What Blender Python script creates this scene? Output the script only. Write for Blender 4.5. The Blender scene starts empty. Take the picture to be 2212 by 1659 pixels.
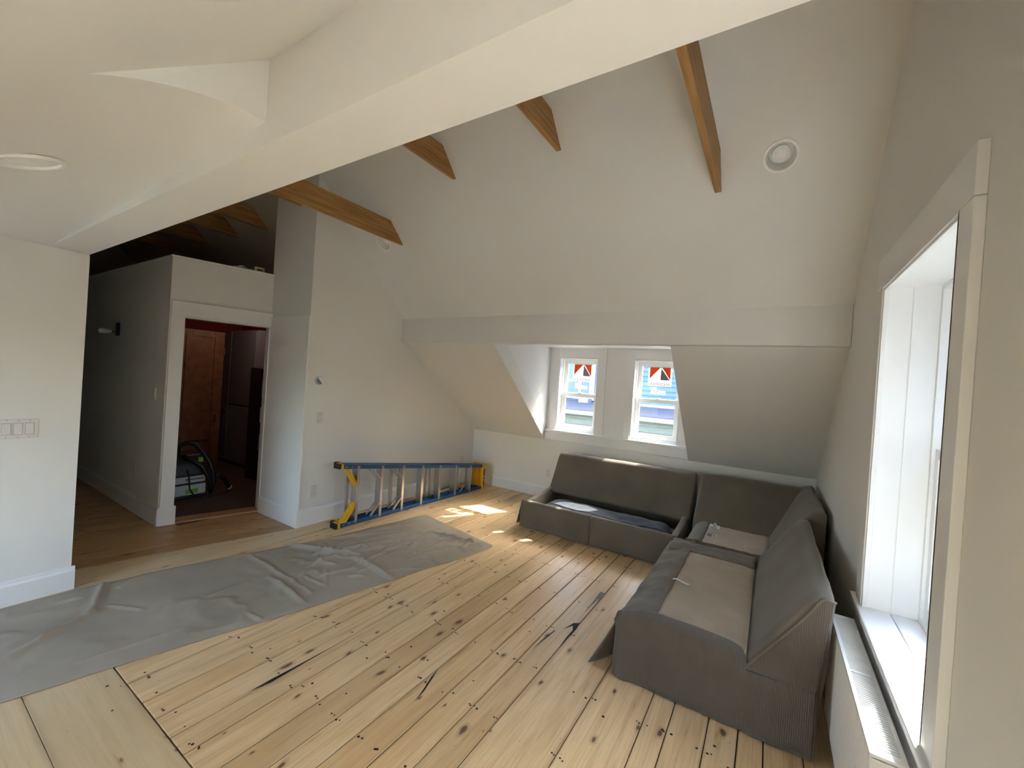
import bpy, bmesh, math, random
from mathutils import Vector, Matrix, noise
random.seed(7)
scene = bpy.context.scene
COL = scene.collection
PI = math.pi

# ------------------------------------------------------------------ camera
cam_d = bpy.data.cameras.new('camera')
cam = bpy.data.objects.new('camera', cam_d)
COL.objects.link(cam)
yaw, pitch, roll, FPX = 0.5608107, -0.00635388, 0.06686166, 893.24
fwd = Vector((-math.sin(yaw)*math.cos(pitch), math.cos(yaw)*math.cos(pitch), math.sin(pitch)))
rgt = Vector((math.cos(yaw), math.sin(yaw), 0))
upv = rgt.cross(fwd)
r2 = math.cos(roll)*rgt + math.sin(roll)*upv
u2 = -math.sin(roll)*rgt + math.cos(roll)*upv
mw = Matrix((( r2.x, u2.x, -fwd.x, 0), (r2.y, u2.y, -fwd.y, 0), (r2.z, u2.z, -fwd.z, 1.55), (0, 0, 0, 1)))
cam.matrix_world = mw
cam_d.sensor_fit = 'HORIZONTAL'
cam_d.sensor_width = 36.0
cam_d.lens = FPX/2212*36.0
cam_d.clip_start = 0.02
scene.camera = cam

# ------------------------------------------------------------------ sky, sun, exposure
SUN_DIR = Vector((-0.54, -0.93, -1.0)).normalized()
world = bpy.data.worlds.new('world')
scene.world = world
world.use_nodes = True
wn = world.node_tree
wn.nodes.clear()
w_out = wn.nodes.new('ShaderNodeOutputWorld')
w_bg = wn.nodes.new('ShaderNodeBackground')
w_sky = wn.nodes.new('ShaderNodeTexSky')
w_sky.sky_type = 'NISHITA'
w_sky.sun_disc = False
w_sky.sun_elevation = math.asin(-SUN_DIR.z)
w_sky.sun_rotation = math.atan2(-SUN_DIR.x, -SUN_DIR.y)
w_sky.air_density = 1.0
w_sky.dust_density = 3.5
w_sky.ozone_density = 1.0
w_bg.inputs['Strength'].default_value = 0.36
wn.links.new(w_sky.outputs[0], w_bg.inputs['Color'])
wn.links.new(w_bg.outputs[0], w_out.inputs['Surface'])

sun_d = bpy.data.lights.new('sun', 'SUN')
sun_d.energy = 2.3
sun_d.angle = math.radians(0.53)
sun_d.color = (1.0, 0.93, 0.82)
sun = bpy.data.objects.new('sun', sun_d)
COL.objects.link(sun)
sun.location = (4, 12, 12)
sun.rotation_euler = SUN_DIR.to_track_quat('-Z', 'Y').to_euler()

def portal(name, loc, normal, sx, sz):
    d = bpy.data.lights.new(name, 'AREA')
    d.shape = 'RECTANGLE'
    d.size, d.size_y = sx, sz
    d.cycles.is_portal = True
    o = bpy.data.objects.new(name, d)
    COL.objects.link(o)
    o.location = loc
    o.rotation_euler = Vector(normal).to_track_quat('-Z', 'Y').to_euler()
portal('daylight_portal_dormer_a', (-2.175, 5.30, 1.43), (0, -1, 0), 0.6, 1.0)
portal('daylight_portal_dormer_b', (-1.168, 5.30, 1.43), (0, -1, 0), 0.6, 1.0)
portal('daylight_portal_gable_a', (0.78, 2.04, 1.36), (-1, 0, 0), 0.95, 1.5)
portal('daylight_portal_front', (-3.12, -1.45, 1.15), (0, 1, 0), 1.2, 1.35)
portal('daylight_portal_gable_b', (0.78, .05, 1.18), (-1, 0, 0), 1.65, 1.4)

scene.view_settings.view_transform = 'Standard'
scene.view_settings.look = 'None'
scene.view_settings.gamma = 1.0
scene.view_settings.use_curve_mapping = False
scene.view_settings.exposure = 3.52
scene.cycles.max_bounces = 9
scene.cycles.diffuse_bounces = 7
scene.cycles.glossy_bounces = 3
scene.cycles.adaptive_threshold = 0.035
scene.cycles.transparent_max_bounces = 10
scene.cycles.sample_clamp_indirect = 8.0
scene.cycles.caustics_reflective = False
scene.cycles.caustics_refractive = False

# ------------------------------------------------------------------ helpers
def wloc(o):
    v = Vector((0, 0, 0))
    while o is not None:
        v += o.location
        o = o.parent
    return v

def link(name, me, mat, parent=None, smooth=False):
    o = bpy.data.objects.new(name, me)
    COL.objects.link(o)
    if mat is not None:
        me.materials.append(mat)
    if parent is not None:
        o.parent = parent
    if smooth:
        for p in me.polygons:
            p.use_smooth = True
    return o

class MB:
    """collects world-space shapes; build() makes one mesh object"""
    def __init__(self):
        self.v = []; self.f = []
    def poly(self, vs, fs):
        k = len(self.v)
        self.v += [tuple(p) for p in vs]
        self.f += [tuple(i+k for i in f) for f in fs]
        return self
    def box(self, lo, hi):
        x0, y0, z0 = lo; x1, y1, z1 = hi
        return self.poly([(x0,y0,z0),(x1,y0,z0),(x1,y1,z0),(x0,y1,z0),(x0,y0,z1),(x1,y0,z1),(x1,y1,z1),(x0,y1,z1)],
            [(0,3,2,1),(4,5,6,7),(0,1,5,4),(1,2,6,5),(2,3,7,6),(3,0,4,7)])
    def hexa(self, b, t):
        return self.poly(list(b)+list(t), [(0,3,2,1),(4,5,6,7),(0,1,5,4),(1,2,6,5),(2,3,7,6),(3,0,4,7)])
    def prism(self, prof, a, b, axis):
        """prof: list of 2D points; extruded from a to b along axis ('X': pts are (y,z); 'Y': (x,z); 'Z': (x,y))"""
        def P(p, t):
            return {'X': (t, p[0], p[1]), 'Y': (p[0], t, p[1]), 'Z': (p[0], p[1], t)}[axis]
        n = len(prof)
        vs = [P(p, a) for p in prof]+[P(p, b) for p in prof]
        fs = [tuple(range(n-1, -1, -1)), tuple(range(n, 2*n))]
        for i in range(n):
            j = (i+1) % n
            fs.append((i, j, n+j, n+i))
        return self.poly(vs, fs)
    def tube(self, pts, r, n=10, cap=True):
        pts = [Vector(p) for p in pts]
        rings = []
        prev = None
        for i, p in enumerate(pts):
            t = (pts[min(i+1, len(pts)-1)]-pts[max(i-1, 0)]).normalized()
            if prev is None:
                a = Vector((0, 0, 1)) if abs(t.z) < .9 else Vector((1, 0, 0))
            else:
                a = prev
            s = (a - t*a.dot(t)).normalized()
            prev = s
            w = t.cross(s)
            rr = r[i] if isinstance(r, (list, tuple)) else r
            rings.append([p+s*rr*math.cos(2*PI*k/n)+w*rr*math.sin(2*PI*k/n) for k in range(n)])
        vs = [q for g in rings for q in g]
        fs = []
        for i in range(len(rings)-1):
            for k in range(n):
                j = (k+1) % n
                fs.append((i*n+k, i*n+j, (i+1)*n+j, (i+1)*n+k))
        if cap:
            fs.append(tuple(range(n-1, -1, -1)))
            fs.append(tuple((len(rings)-1)*n+k for k in range(n)))
        return self.poly(vs, fs)
    def bar(self, a, b, w, h, up=(0, 0, 1)):
        """square bar from a to b, w sideways, h along up"""
        a = Vector(a); b = Vector(b); t = (b-a).normalized(); u = Vector(up)
        s = t.cross(u).normalized(); u = s.cross(t).normalized()
        q = [(-w/2, -h/2), (w/2, -h/2), (w/2, h/2), (-w/2, h/2)]
        return self.hexa([a+s*x+u*y for x, y in q], [b+s*x+u*y for x, y in q])
    def grid(self, fn, nu, nv):
        vs = [fn(i/nu, j/nv) for i in range(nu+1) for j in range(nv+1)]
        fs = [(i*(nv+1)+j, (i+1)*(nv+1)+j, (i+1)*(nv+1)+j+1, i*(nv+1)+j+1) for i in range(nu) for j in range(nv)]
        return self.poly(vs, fs)
    def build(self, name, mat, parent=None, bevel=0, seg=2, smooth=False, fix=True, post=None, angle=None):
        off = wloc(parent) if parent is not None else Vector((0, 0, 0))
        bm = bmesh.new()
        bv = [bm.verts.new(Vector(p)-off) for p in self.v]
        for f in self.f:
            try:
                bm.faces.new([bv[i] for i in f])
            except ValueError:
                pass
        if fix:
            bmesh.ops.recalc_face_normals(bm, faces=bm.faces)
        if bevel:
            bmesh.ops.remove_doubles(bm, verts=bm.verts, dist=1e-6)
            ed = [e for e in bm.edges if len(e.link_faces) == 2 and e.calc_face_angle(0) > 0.35]
            bmesh.ops.bevel(bm, geom=ed, offset=bevel, segments=seg, profile=0.5, affect='EDGES', clamp_overlap=True)
        if post:
            post(bm)
        me = bpy.data.meshes.new(name)
        bm.to_mesh(me); bm.free()
        o = link(name, me, mat, parent, smooth)
        if smooth and angle:
            try:
                me.set_sharp_from_angle(angle=angle)
            except Exception:
                pass
        return o

def box(name, lo, hi, mat, parent=None, bevel=0.0, seg=2):
    return MB().box(lo, hi).build(name, mat, parent, bevel, seg)

def thing(name, label, cat, loc=(0, 0, 0), group=None):
    o = bpy.data.objects.new(name, None)
    COL.objects.link(o)
    o.location = loc
    o.empty_display_size = 0.05
    o['label'] = label; o['category'] = cat
    if group: o['group'] = group
    return o

def tag(o, label, cat, group=None):
    o['label'] = label; o['category'] = cat
    if group: o['group'] = group
    return o

def struct(o, label=None):
    o['kind'] = 'structure'
    if label: o['label'] = label
    return o

def sroot(name, loc=(0, 0, 0), label=None):
    o = bpy.data.objects.new(name, None)
    COL.objects.link(o); o.location = loc; o.empty_display_size = 0.05
    return struct(o, label)

def cut(o, cutters):
    """subtract cutter objects from o (applied), then delete them"""
    for c in cutters:
        m = o.modifiers.new('cut', 'BOOLEAN'); m.operation = 'DIFFERENCE'; m.object = c; m.solver = 'EXACT'
    dg = bpy.context.evaluated_depsgraph_get(); dg.update()
    me = bpy.data.meshes.new_from_object(o.evaluated_get(dg))
    o.modifiers.clear()
    old = o.data; o.data = me
    me.name = old.name
    for c in cutters:
        bpy.data.objects.remove(c)

def fbm(p, s, oct=3):
    p = Vector(p)*s; a = 0; k = 1
    for i in range(oct):
        a += noise.noise(p)*k; p = p*2.03+Vector((3.1, 1.7, 9.2)); k *= .5
    return a

# ------------------------------------------------------------------ materials
class NT:
    def __init__(self, name, rough=0.5, metallic=0.0, spec=0.5):
        self.m = bpy.data.materials.new(name)
        self.m.use_nodes = True
        self.t = self.m.node_tree
        self.b = self.t.nodes['Principled BSDF']
        self.b.inputs['Roughness'].default_value = rough
        self.b.inputs['Metallic'].default_value = metallic
        self.b.inputs['Specular IOR Level'].default_value = spec
        self._tc = None
    def n(self, typ, **kw):
        x = self.t.nodes.new(typ)
        for k, v in kw.items():
            if k in x.inputs: x.inputs[k].default_value = v
            else: setattr(x, k, v)
        return x
    def l(self, a, b): self.t.links.new(a, b)
    def coord(self, scale=(1, 1, 1), kind='Object', rand=False):
        tc = self.n('ShaderNodeTexCoord')
        mp = self.n('ShaderNodeMapping')
        mp.inputs['Scale'].default_value = scale
        src = tc.outputs[kind]
        if rand:
            oi = self.n('ShaderNodeObjectInfo')
            mu = self.n('ShaderNodeVectorMath', operation='MULTIPLY_ADD')
            cb = self.n('ShaderNodeCombineXYZ')
            for i, k in enumerate((37.0, 91.0, 53.0)):
                mm = self.n('ShaderNodeMath', operation='MULTIPLY'); mm.inputs[1].default_value = k
                self.l(oi.outputs['Random'], mm.inputs[0]); self.l(mm.outputs[0], cb.inputs[i])
            ad = self.n('ShaderNodeVectorMath', operation='ADD')
            self.l(src, ad.inputs[0]); self.l(cb.outputs[0], ad.inputs[1])
            src = ad.outputs[0]
        self.l(src, mp.inputs['Vector'])
        return mp.outputs[0]
    def noise(self, vec, scale, detail=4, rough=.5):
        x = self.n('ShaderNodeTexNoise', Scale=scale, Detail=detail, Roughness=rough)
        self.l(vec, x.inputs['Vector'])
        return x.outputs['Fac']
    def ramp(self, fac, stops):
        x = self.n('ShaderNodeValToRGB')
        e = x.color_ramp.elements
        while len(e) > len(stops): e.remove(e[-1])
        while len(e) < len(stops): e.new(0.5)
        for el, (p, c) in zip(e, stops):
            el.position = p; el.color = (*c, 1) if len(c) == 3 else c
        self.l(fac, x.inputs['Fac'])
        return x.outputs['Color']
    def mix(self, fac, a, b, mode='MIX'):
        x = self.n('ShaderNodeMix'); x.data_type = 'RGBA'; x.blend_type = mode
        for s, i in ((fac, 0), (a, 6), (b, 7)):
            if hasattr(s, 'links') or hasattr(s, 'is_linked'): self.l(s, x.inputs[i])
            elif i == 0: x.inputs[i].default_value = s
            else: x.inputs[i].default_value = (*s, 1)
        return x.outputs[2]
    def base(self, c):
        if isinstance(c, tuple): self.b.inputs['Base Color'].default_value = (*c, 1)
        else: self.l(c, self.b.inputs['Base Color'])
        return self
    def bump(self, h, strength=.2, dist=.01):
        x = self.n('ShaderNodeBump'); x.inputs['Strength'].default_value = strength; x.inputs['Distance'].default_value = dist
        self.l(h, x.inputs['Height']); self.l(x.outputs[0], self.b.inputs['Normal'])
        return self

def srgb(r, g, b):
    f = lambda c: (c/255/12.92) if c/255 <= .04045 else ((c/255+.055)/1.055)**2.4
    return (f(r), f(g), f(b))

def plain(name, col, rough=.5, metallic=0., spec=.5, var=.06, scale=30, bump=0., bdist=.002):
    m = NT(name, rough, metallic, spec)
    v = m.coord()
    f = m.noise(v, scale)
    d = tuple(c*(1-var) for c in col); u = tuple(min(1, c*(1+var)) for c in col)
    m.base(m.ramp(f, [(.3, d), (.7, u)]))
    if bump: m.bump(f, bump, bdist)
    return m.m

def paint(name, col, rough):
    m = NT(name, rough, spec=.3)
    v = m.coord()
    a = m.noise(v, 1.3, 2); b = m.noise(v, 180, 2)
    m.base(m.ramp(a, [(.3, tuple(c*.975 for c in col)), (.7, col)]))
    m.bump(b, .05, .001)
    return m.m

M = {}
M['wall'] = paint('wall_paint', (.80, .79, .762), .75)
M['ceil'] = paint('ceiling_paint', (.80, .792, .775), .8)
M['trim'] = paint('trim_paint', (.82, .82, .82), .4)
M['white'] = plain('white_plastic', (.88, .88, .88), .35, var=.02)
M['vinyl'] = plain('window_vinyl', (.82, .83, .83), .35, var=.02)
M['plate'] = plain('switch_plate', (.72, .68, .66), .4, var=.02)
M['plate_gap'] = plain('switch_gap', (.42, .40, .38), .5)
M['plate_dk'] = plain('plate_slot', (.16, .15, .14), .5)
M['red'] = paint('red_wall_paint', (.33, .035, .03), .7)
M['shade'] = paint('shaded_paint', (.62, .57, .47), .8)  # darker copy of the wall paint, loft and hall shade put into colour

def wood_planks(name, light, dark, stain, knotcol, wear=.5):
    m = NT(name, .42, spec=.35)
    v1 = m.coord((14, .9, 14), rand=True)
    g = m.noise(v1, 2.2, 6, .62)
    v2 = m.coord((60, 1.6, 60), rand=True)
    fine = m.noise(v2, 2.0, 3)
    v3 = m.coord((2.2, .8, 1), rand=True)
    big = m.noise(v3, 1.6, 3)
    c = m.ramp(g, [(.28, dark), (.5, light), (.75, tuple(min(1, x*1.08) for x in light))])
    c = m.mix(m.ramp(big, [(.52, (0, 0, 0)), (.8, (1, 1, 1))]), c, stain)
    oi = m.n('ShaderNodeObjectInfo')
    tone = m.ramp(oi.outputs['Random'], [(0., (.80, .76, .70)), (.35, (.97, .96, .95)), (.7, (1.02, 1.0, .97)), (1., (.90, .84, .76))])
    c = m.mix(1.0, c, tone, 'MULTIPLY')
    c = m.mix(m.ramp(fine, [(.34, (.5, .5, .5)), (.52, (0, 0, 0))]), c, dark)
    # knots: sparse voronoi cells with ringed centre
    v4 = m.coord((6.5, 3.1, 1), rand=True)
    warp = m.n('ShaderNodeTexNoise', Scale=3.0)
    m.l(v4, warp.inputs['Vector'])
    wv = m.n('ShaderNodeVectorMath', operation='MULTIPLY_ADD'); wv.inputs[1].default_value = (.16, .16, 0)
    m.l(warp.outputs['Color'], wv.inputs[0]); m.l(v4, wv.inputs[2])
    vo = m.n('ShaderNodeTexVoronoi', Scale=1.0); vo.voronoi_dimensions = '2D'
    m.l(wv.outputs[0], vo.inputs['Vector'])
    size = m.n('ShaderNodeSeparateColor'); m.l(vo.outputs['Color'], size.inputs[0])
    mr = m.n('ShaderNodeMapRange'); mr.inputs[1].default_value = .35; mr.inputs[2].default_value = 1; mr.inputs[3].default_value = .02; mr.inputs[4].default_value = .22
    m.l(size.outputs[0], mr.inputs[0])
    dv = m.n('ShaderNodeMath', operation='DIVIDE'); m.l(vo.outputs['Distance'], dv.inputs[0]); m.l(mr.outputs[0], dv.inputs[1])
    halo = m.ramp(dv.outputs[0], [(.0, (1, 1, 1)), (.30, (.9, .9, .9)), (.42, (.35, .35, .35)), (.9, (0, 0, 0))])
    c = m.mix(halo, c, knotcol)
    # grime worked into the long edges of each board
    tg = m.n('ShaderNodeTexCoord'); sx = m.n('ShaderNodeSeparateXYZ'); m.l(tg.outputs['Generated'], sx.inputs[0])
    ab = m.n('ShaderNodeMath', operation='SUBTRACT'); ab.inputs[1].default_value = .5; m.l(sx.outputs[0], ab.inputs[0])
    a2 = m.n('ShaderNodeMath', operation='ABSOLUTE'); m.l(ab.outputs[0], a2.inputs[0])
    a3 = m.n('ShaderNodeMath', operation='MULTIPLY_ADD'); a3.inputs[1].default_value = .16; m.l(big, a3.inputs[0]); m.l(a2.outputs[0], a3.inputs[2])
    c = m.mix(m.ramp(a3.outputs[0], [(.52, (0, 0, 0)), (.61, (.5, .5, .5))]), c, tuple(x*.55 for x in dark))
    m.base(c)
    rr = m.ramp(g, [(.3, (.26, .26, .26)), (.7, (.40, .40, .40))]); m.l(rr, m.b.inputs['Roughness'])
    m.bump(fine, .08, .002)
    return m.m
M['pine'] = wood_planks('floor_pine', (.79, .575, .335), (.60, .385, .185), (.66, .43, .21), (.15, .07, .035))
M['pine_new'] = wood_planks('floor_new_pine', (.70, .535, .325), (.61, .44, .24), (.64, .47, .265), (.27, .14, .07))
M['pine_hall'] = wood_planks('floor_old_pine', (.52, .31, .145), (.36, .195, .08), (.42, .23, .095), (.10, .045, .02))
M['subfloor'] = plain('subfloor_dark', (.035, .022, .014), .9)
M['gap'] = plain('dark_wood_gouge', (.02, .016, .016), .7)
M['patch'] = plain('grey_wood_putty', (.045, .043, .05), .45)

def beam_wood():
    m = NT('fir_beam_wood', .5, spec=.3)
    v1 = m.coord((26, 1.2, 26), rand=True)
    g = m.noise(v1, 2.0, 5, .6)
    wv = m.n('ShaderNodeTexWave', Scale=1.6, Distortion=7.0, Detail=3.0); wv.wave_type = 'BANDS'; wv.bands_direction = 'Z'
    v2 = m.coord((6, .35, 16), rand=True); m.l(v2, wv.inputs['Vector'])
    c = m.ramp(g, [(.3, (.30, .145, .045)), (.55, (.47, .265, .095)), (.8, (.58, .36, .15))])
    c = m.mix(m.ramp(wv.outputs['Fac'], [(.0, (.45, .45, .45)), (.5, (0, 0, 0))]), c, (.27, .115, .033))
    m.base(c); m.bump(g, .1, .002)
    return m.m
M['fir'] = beam_wood()

def fabric(name, col, rib=None, dirty=.12, scale=500, grime=None):
    m = NT(name, .95, spec=.12)
    v = m.coord()
    w = m.noise(v, scale, 2)
    big = m.noise(v, 3.2, 4)
    lo = tuple(c*(1-dirty) for c in col); hi = tuple(min(1, c*(1+dirty)) for c in col)
    c = m.ramp(big, [(.3, lo), (.7, hi)])
    if grime:
        g2 = m.noise(v, 2.1, 5)
        c = m.mix(m.ramp(g2, [(.5, (0, 0, 0)), (.75, (.7, .7, .7))]), c, grime)
    if rib:
        wv = m.n('ShaderNodeTexWave', Scale=rib, Distortion=.4); wv.wave_type = 'BANDS'; wv.bands_direction = 'X'
        m.l(v, wv.inputs['Vector'])
        c = m.mix(m.ramp(wv.outputs['Fac'], [(.2, (.3, .3, .3)), (.7, (0, 0, 0))]), c, tuple(x*.45 for x in col))
        m.bump(wv.outputs['Fac'], .5, .003)
    else:
        m.bump(w, .25, .001)
    m.base(c)
    try:
        m.b.inputs['Sheen Weight'].default_value = .25
        m.b.inputs['Sheen Roughness'].default_value = .5
    except Exception: pass
    return m.m
M['taupe'] = fabric('taupe_upholstery', (.150, .125, .095))
M['taupe_rib'] = fabric('taupe_ribbed_upholstery', (.135, .115, .092), rib=38)
M['deck'] = fabric('beige_seat_lining', (.44, .36, .265), grime=(.30, .235, .155))
M['navy'] = fabric('slate_blue_mattress', (.040, .050, .075), scale=300)
M['label'] = plain('fabric_label', (.72, .72, .68), .8)
M['ink'] = plain('print_ink', (.06, .06, .065), .7)
def cloth_mat():
    m = NT('canvas_drop_cloth', .95, spec=.1)
    v = m.coord()
    a = m.noise(v, 1.7, 5); b = m.noise(v, 420, 2); s = m.noise(v, 7, 5, .65)
    c = m.ramp(a, [(.3, (.335, .288, .228)), (.7, (.425, .372, .302))])
    c = m.mix(m.ramp(s, [(.60, (0, 0, 0)), (.78, (.5, .5, .5))]), c, (.25, .21, .16))
    vo = m.n('ShaderNodeTexVoronoi', Scale=2.2); m.l(v, vo.inputs['Vector'])
    c = m.mix(m.ramp(vo.outputs['Distance'], [(.018, (.9, .9, .9)), (.03, (0, 0, 0))]), c, (.66, .63, .58))
    m.base(c); m.bump(b, .3, .001)
    return m.m
M['canvas'] = cloth_mat()
M['ladder_blue'] = plain('blue_fibreglass', (.025, .10, .26), .4, var=.1, scale=60)
M['alu'] = plain('brushed_aluminium', (.62, .62, .62), .3, 1.0, var=.1, scale=90)
M['yellow'] = plain('yellow_plastic', (.80, .42, .02), .45)
M['rubber'] = plain('black_rubber', (.012, .012, .012), .7)
M['rad'] = plain('radiator_enamel', (.74, .74, .74), .35, var=.02)
M['dark'] = plain('dark_cavity', (.03, .03, .03), .8)
M['chrome'] = plain('chrome_metal', (.7, .7, .7), .2, 1.0)
M['brass'] = plain('aged_brass', (.35, .26, .12), .4, 1.0)
M['door_wood'] = plain('brown_door_wood', (.20, .085, .035), .5, var=.25, scale=9)
M['fridge'] = plain('grey_cabinet_metal', (.20, .20, .22), .45)
M['black'] = plain('black_shelf_paint', (.008, .008, .009), .6)
M['vac_grey'] = plain('pale_grey_plastic', (.55, .56, .55), .45)
M['vac_black'] = plain('black_plastic', (.014, .014, .016), .45)
M['green'] = plain('green_plastic', (.18, .42, .05), .45)
M['carpet'] = plain('brown_carpet', (.085, .05, .032), .95, var=.2, scale=200)
M['canister'] = plain('light_can_inside', (.80, .80, .79), .45)
M['bulb'] = plain('frosted_bulb', (.90, .90, .90), .3)
M['orange'] = plain('orange_print', (.85, .17, .05), .6)
M['grey_print'] = plain('grey_print', (.17, .17, .17), .6)
M['paper'] = plain('white_paper', (.85, .85, .85), .7, var=.02)
def backlit(name, col):
    m = bpy.data.materials.new(name); m.use_nodes = True
    t = m.node_tree; t.nodes.clear()
    out = t.nodes.new('ShaderNodeOutputMaterial'); ad = t.nodes.new('ShaderNodeMixShader'); ad.inputs[0].default_value = .5
    nz = t.nodes.new('ShaderNodeTexNoise'); nz.inputs['Scale'].default_value = 40
    rp = t.nodes.new('ShaderNodeValToRGB'); rp.color_ramp.elements[0].color = (*[c*.95 for c in col], 1); rp.color_ramp.elements[1].color = (*col, 1)
    d = t.nodes.new('ShaderNodeBsdfDiffuse'); tr = t.nodes.new('ShaderNodeBsdfTranslucent')
    t.links.new(nz.outputs['Fac'], rp.inputs[0])
    for b in (d, tr): t.links.new(rp.outputs[0], b.inputs['Color'])
    t.links.new(d.outputs[0], ad.inputs[1]); t.links.new(tr.outputs[0], ad.inputs[2]); t.links.new(ad.outputs[0], out.inputs['Surface'])
    return m
M['st_white'] = backlit('sticker_white', (.60, .60, .61)); M['st_orange'] = backlit('sticker_orange', (.80, .16, .05)); M['st_grey'] = backlit('sticker_grey', (.30, .29, .29)); M['st_ink'] = backlit('sticker_ink', (.22, .22, .23))
M['box_print'] = plain('tan_box_card', (.55, .43, .22), .7, var=.3, scale=60)
M['blue_siding'] = plain('blue_clapboard', (.045, .105, .255), .6)
M['ext_white'] = plain('exterior_white_trim', (.36, .38, .42), .6)
M['ext_glass'] = plain('blue_window_glass', (.037, .095, .24), .15)
M['shingle'] = plain('grey_purple_shingle', (.07, .066, .085), .9, var=.2, scale=20)
M['green_siding'] = plain('grey_green_clapboard', (.085, .115, .115), .7)
M['blocker_dark'] = plain('sky_blocker_dark', (.16, .16, .165), .9, var=.2, scale=20)  # kept dark so the added sky blocker bounces little light
M['mint'] = plain('mint_gutter', (.16, .22, .21), .5)
M['ground'] = plain('street_ground', (.12, .125, .10), .9)

def glass_mat(name='window_glass', tint=(.94, .97, .96)):
    m = bpy.data.materials.new(name); m.use_nodes = True
    t = m.node_tree; t.nodes.clear()
    out = t.nodes.new('ShaderNodeOutputMaterial'); mx = t.nodes.new('ShaderNodeMixShader')
    tr = t.nodes.new('ShaderNodeBsdfTransparent'); gl = t.nodes.new('ShaderNodeBsdfGlossy'); lw = t.nodes.new('ShaderNodeLayerWeight'); pw = t.nodes.new('ShaderNodeMath'); fr = t.nodes.new('ShaderNodeMath')
    tr.inputs[0].default_value = (*tint, 1); gl.inputs['Roughness'].default_value = .02; pw.operation = 'POWER'; pw.inputs[1].default_value = 5.0; fr.operation = 'MULTIPLY_ADD'; fr.inputs[1].default_value = .55; fr.inputs[2].default_value = .035
    t.links.new(lw.outputs['Facing'], pw.inputs[0]); t.links.new(pw.outputs[0], fr.inputs[0])
    t.links.new(fr.outputs[0], mx.inputs[0]); t.links.new(tr.outputs[0], mx.inputs[1]); t.links.new(gl.outputs[0], mx.inputs[2])
    t.links.new(mx.outputs[0], out.inputs['Surface'])
    return m
M['glass'] = glass_mat()
M['glass_dimmed'] = glass_mat('dimmed_window_glass', (.665, .715, .745))  # tint added to hold back daylight at the gable window

# ------------------------------------------------------------------ key planes
XL, XR = -3.81, 0.425          # left wall plane, right (gable) wall plane
YK = 5.07                      # knee wall under the dormer
YB0, YB1, ZB = 0.62, 0.797, 2.19   # white box beam
YH, ZH0, ZH1 = 3.495, 1.93, 2.21   # header at the foot of the upper slope
SL = 1.04                      # rise of the upper far slope
def zslope(y): return ZH1+SL*(YH-y)
ZTOP = 3.95
YTOP = YH-(ZTOP-ZH1)/SL
def znear(y): return 2.441-.77*(.62-y)

# ------------------------------------------------------------------ floor
floor = box('floor', (-9.6, -2.3, -.30), (.70, 5.35, -.022), M['subfloor'])
struct(floor, 'wide knotty pine plank floor')
def plank(x0, x1, y0, y1, mat, rot=0, pivot=None, parent=floor, g=.0022):
    """length runs along the plank's own y"""
    cx, cy = (x0+x1)/2, (y0+y1)/2
    hx, hy = (x1-x0)/2-g, (y1-y0)/2-g
    dz = random.uniform(-.0006, .0006)
    bm = bmesh.new()
    c = .0022
    z = dz
    lower = [bm.verts.new((sx*hx, sy*hy, -.022)) for sx, sy in ((-1,-1),(1,-1),(1,1),(-1,1))]
    mid = [bm.verts.new((sx*hx, sy*hy, z-c)) for sx, sy in ((-1,-1),(1,-1),(1,1),(-1,1))]
    top = [bm.verts.new((sx*(hx-c), sy*(hy-c), z)) for sx, sy in ((-1,-1),(1,-1),(1,1),(-1,1))]
    bm.faces.new(top)
    for a, b in ((lower, mid), (mid, top)):
        for i in range(4):
            j = (i+1) % 4
            bm.faces.new((a[i], a[j], b[j], b[i]))
    me = bpy.data.meshes.new('floor_plank'); bm.to_mesh(me); bm.free()
    o = link('floor_plank', me, mat, parent)
    p = Vector((cx, cy, 0))
    if rot:
        pv = Vector((*pivot, 0)); d = p-pv
        p = pv+Vector((d.x*math.cos(rot)-d.y*math.sin(rot), d.x*math.sin(rot)+d.y*math.cos(rot), 0))
    o.location = p
    o.rotation_euler.z = rot
    return o
seams = [-3.58, -3.40, -3.22, -3.02, -2.86, -2.68, -2.494, -2.30, -2.155, -1.995, -1.870, -1.70, -1.555, -1.412, -1.257, -1.110, -.970, -.673, -.419, -.315, -.161, -.038, .062, .21, .33, .47]
for a, b in zip(seams, seams[1:]):
    plank(a, b, .733, 5.09, M['pine'])
# pale new boards near the camera run the other way
yn = [.730, .442, .15, -.14, -.43, -.72, -1.01, -1.30, -1.6, -1.9, -2.2]
for a, b in zip(yn[1:], yn):
    o = plank(-.5*(b-a), .5*(b-a), -2.15, 2.15, M['pine_new'], g=.0008)
    o.rotation_euler.z = PI/2; o.location = (-1.63, (a+b)/2, 0)
# pale border board and old hall boards, slightly skewed
HA = -math.radians(13.7)
piv = (-3.79, 2.285)
k = 0
mb = MB().poly([(-4.28, .25, -.022), (-3.582, .25, -.022), (-3.582, 5.09, -.022), (-3.75, 5.09, -.022), (-3.795, 2.285, -.022),
                (-4.28, .25, 0), (-3.582, .25, 0), (-3.582, 5.09, 0), (-3.75, 5.09, 0), (-3.795, 2.285, 0)],
               [(5, 6, 7, 8, 9), (0, 1, 6, 5), (1, 2, 7, 6), (2, 3, 8, 7), (3, 4, 9, 8), (4, 0, 5, 9)])
mb.build('floor_plank', M['pine_new'], floor)
x = -3.797
ws = [.15, .17, .14, .20, .16, .15, .18, .15, .16, .2, .15, .17, .16, .18, .15, .17, .19, .16, .15, .17]
for wd in ws:
    plank(x-wd, x, -1.0, 4.0, M['pine_hall'], HA, piv)
    x -= wd
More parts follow.
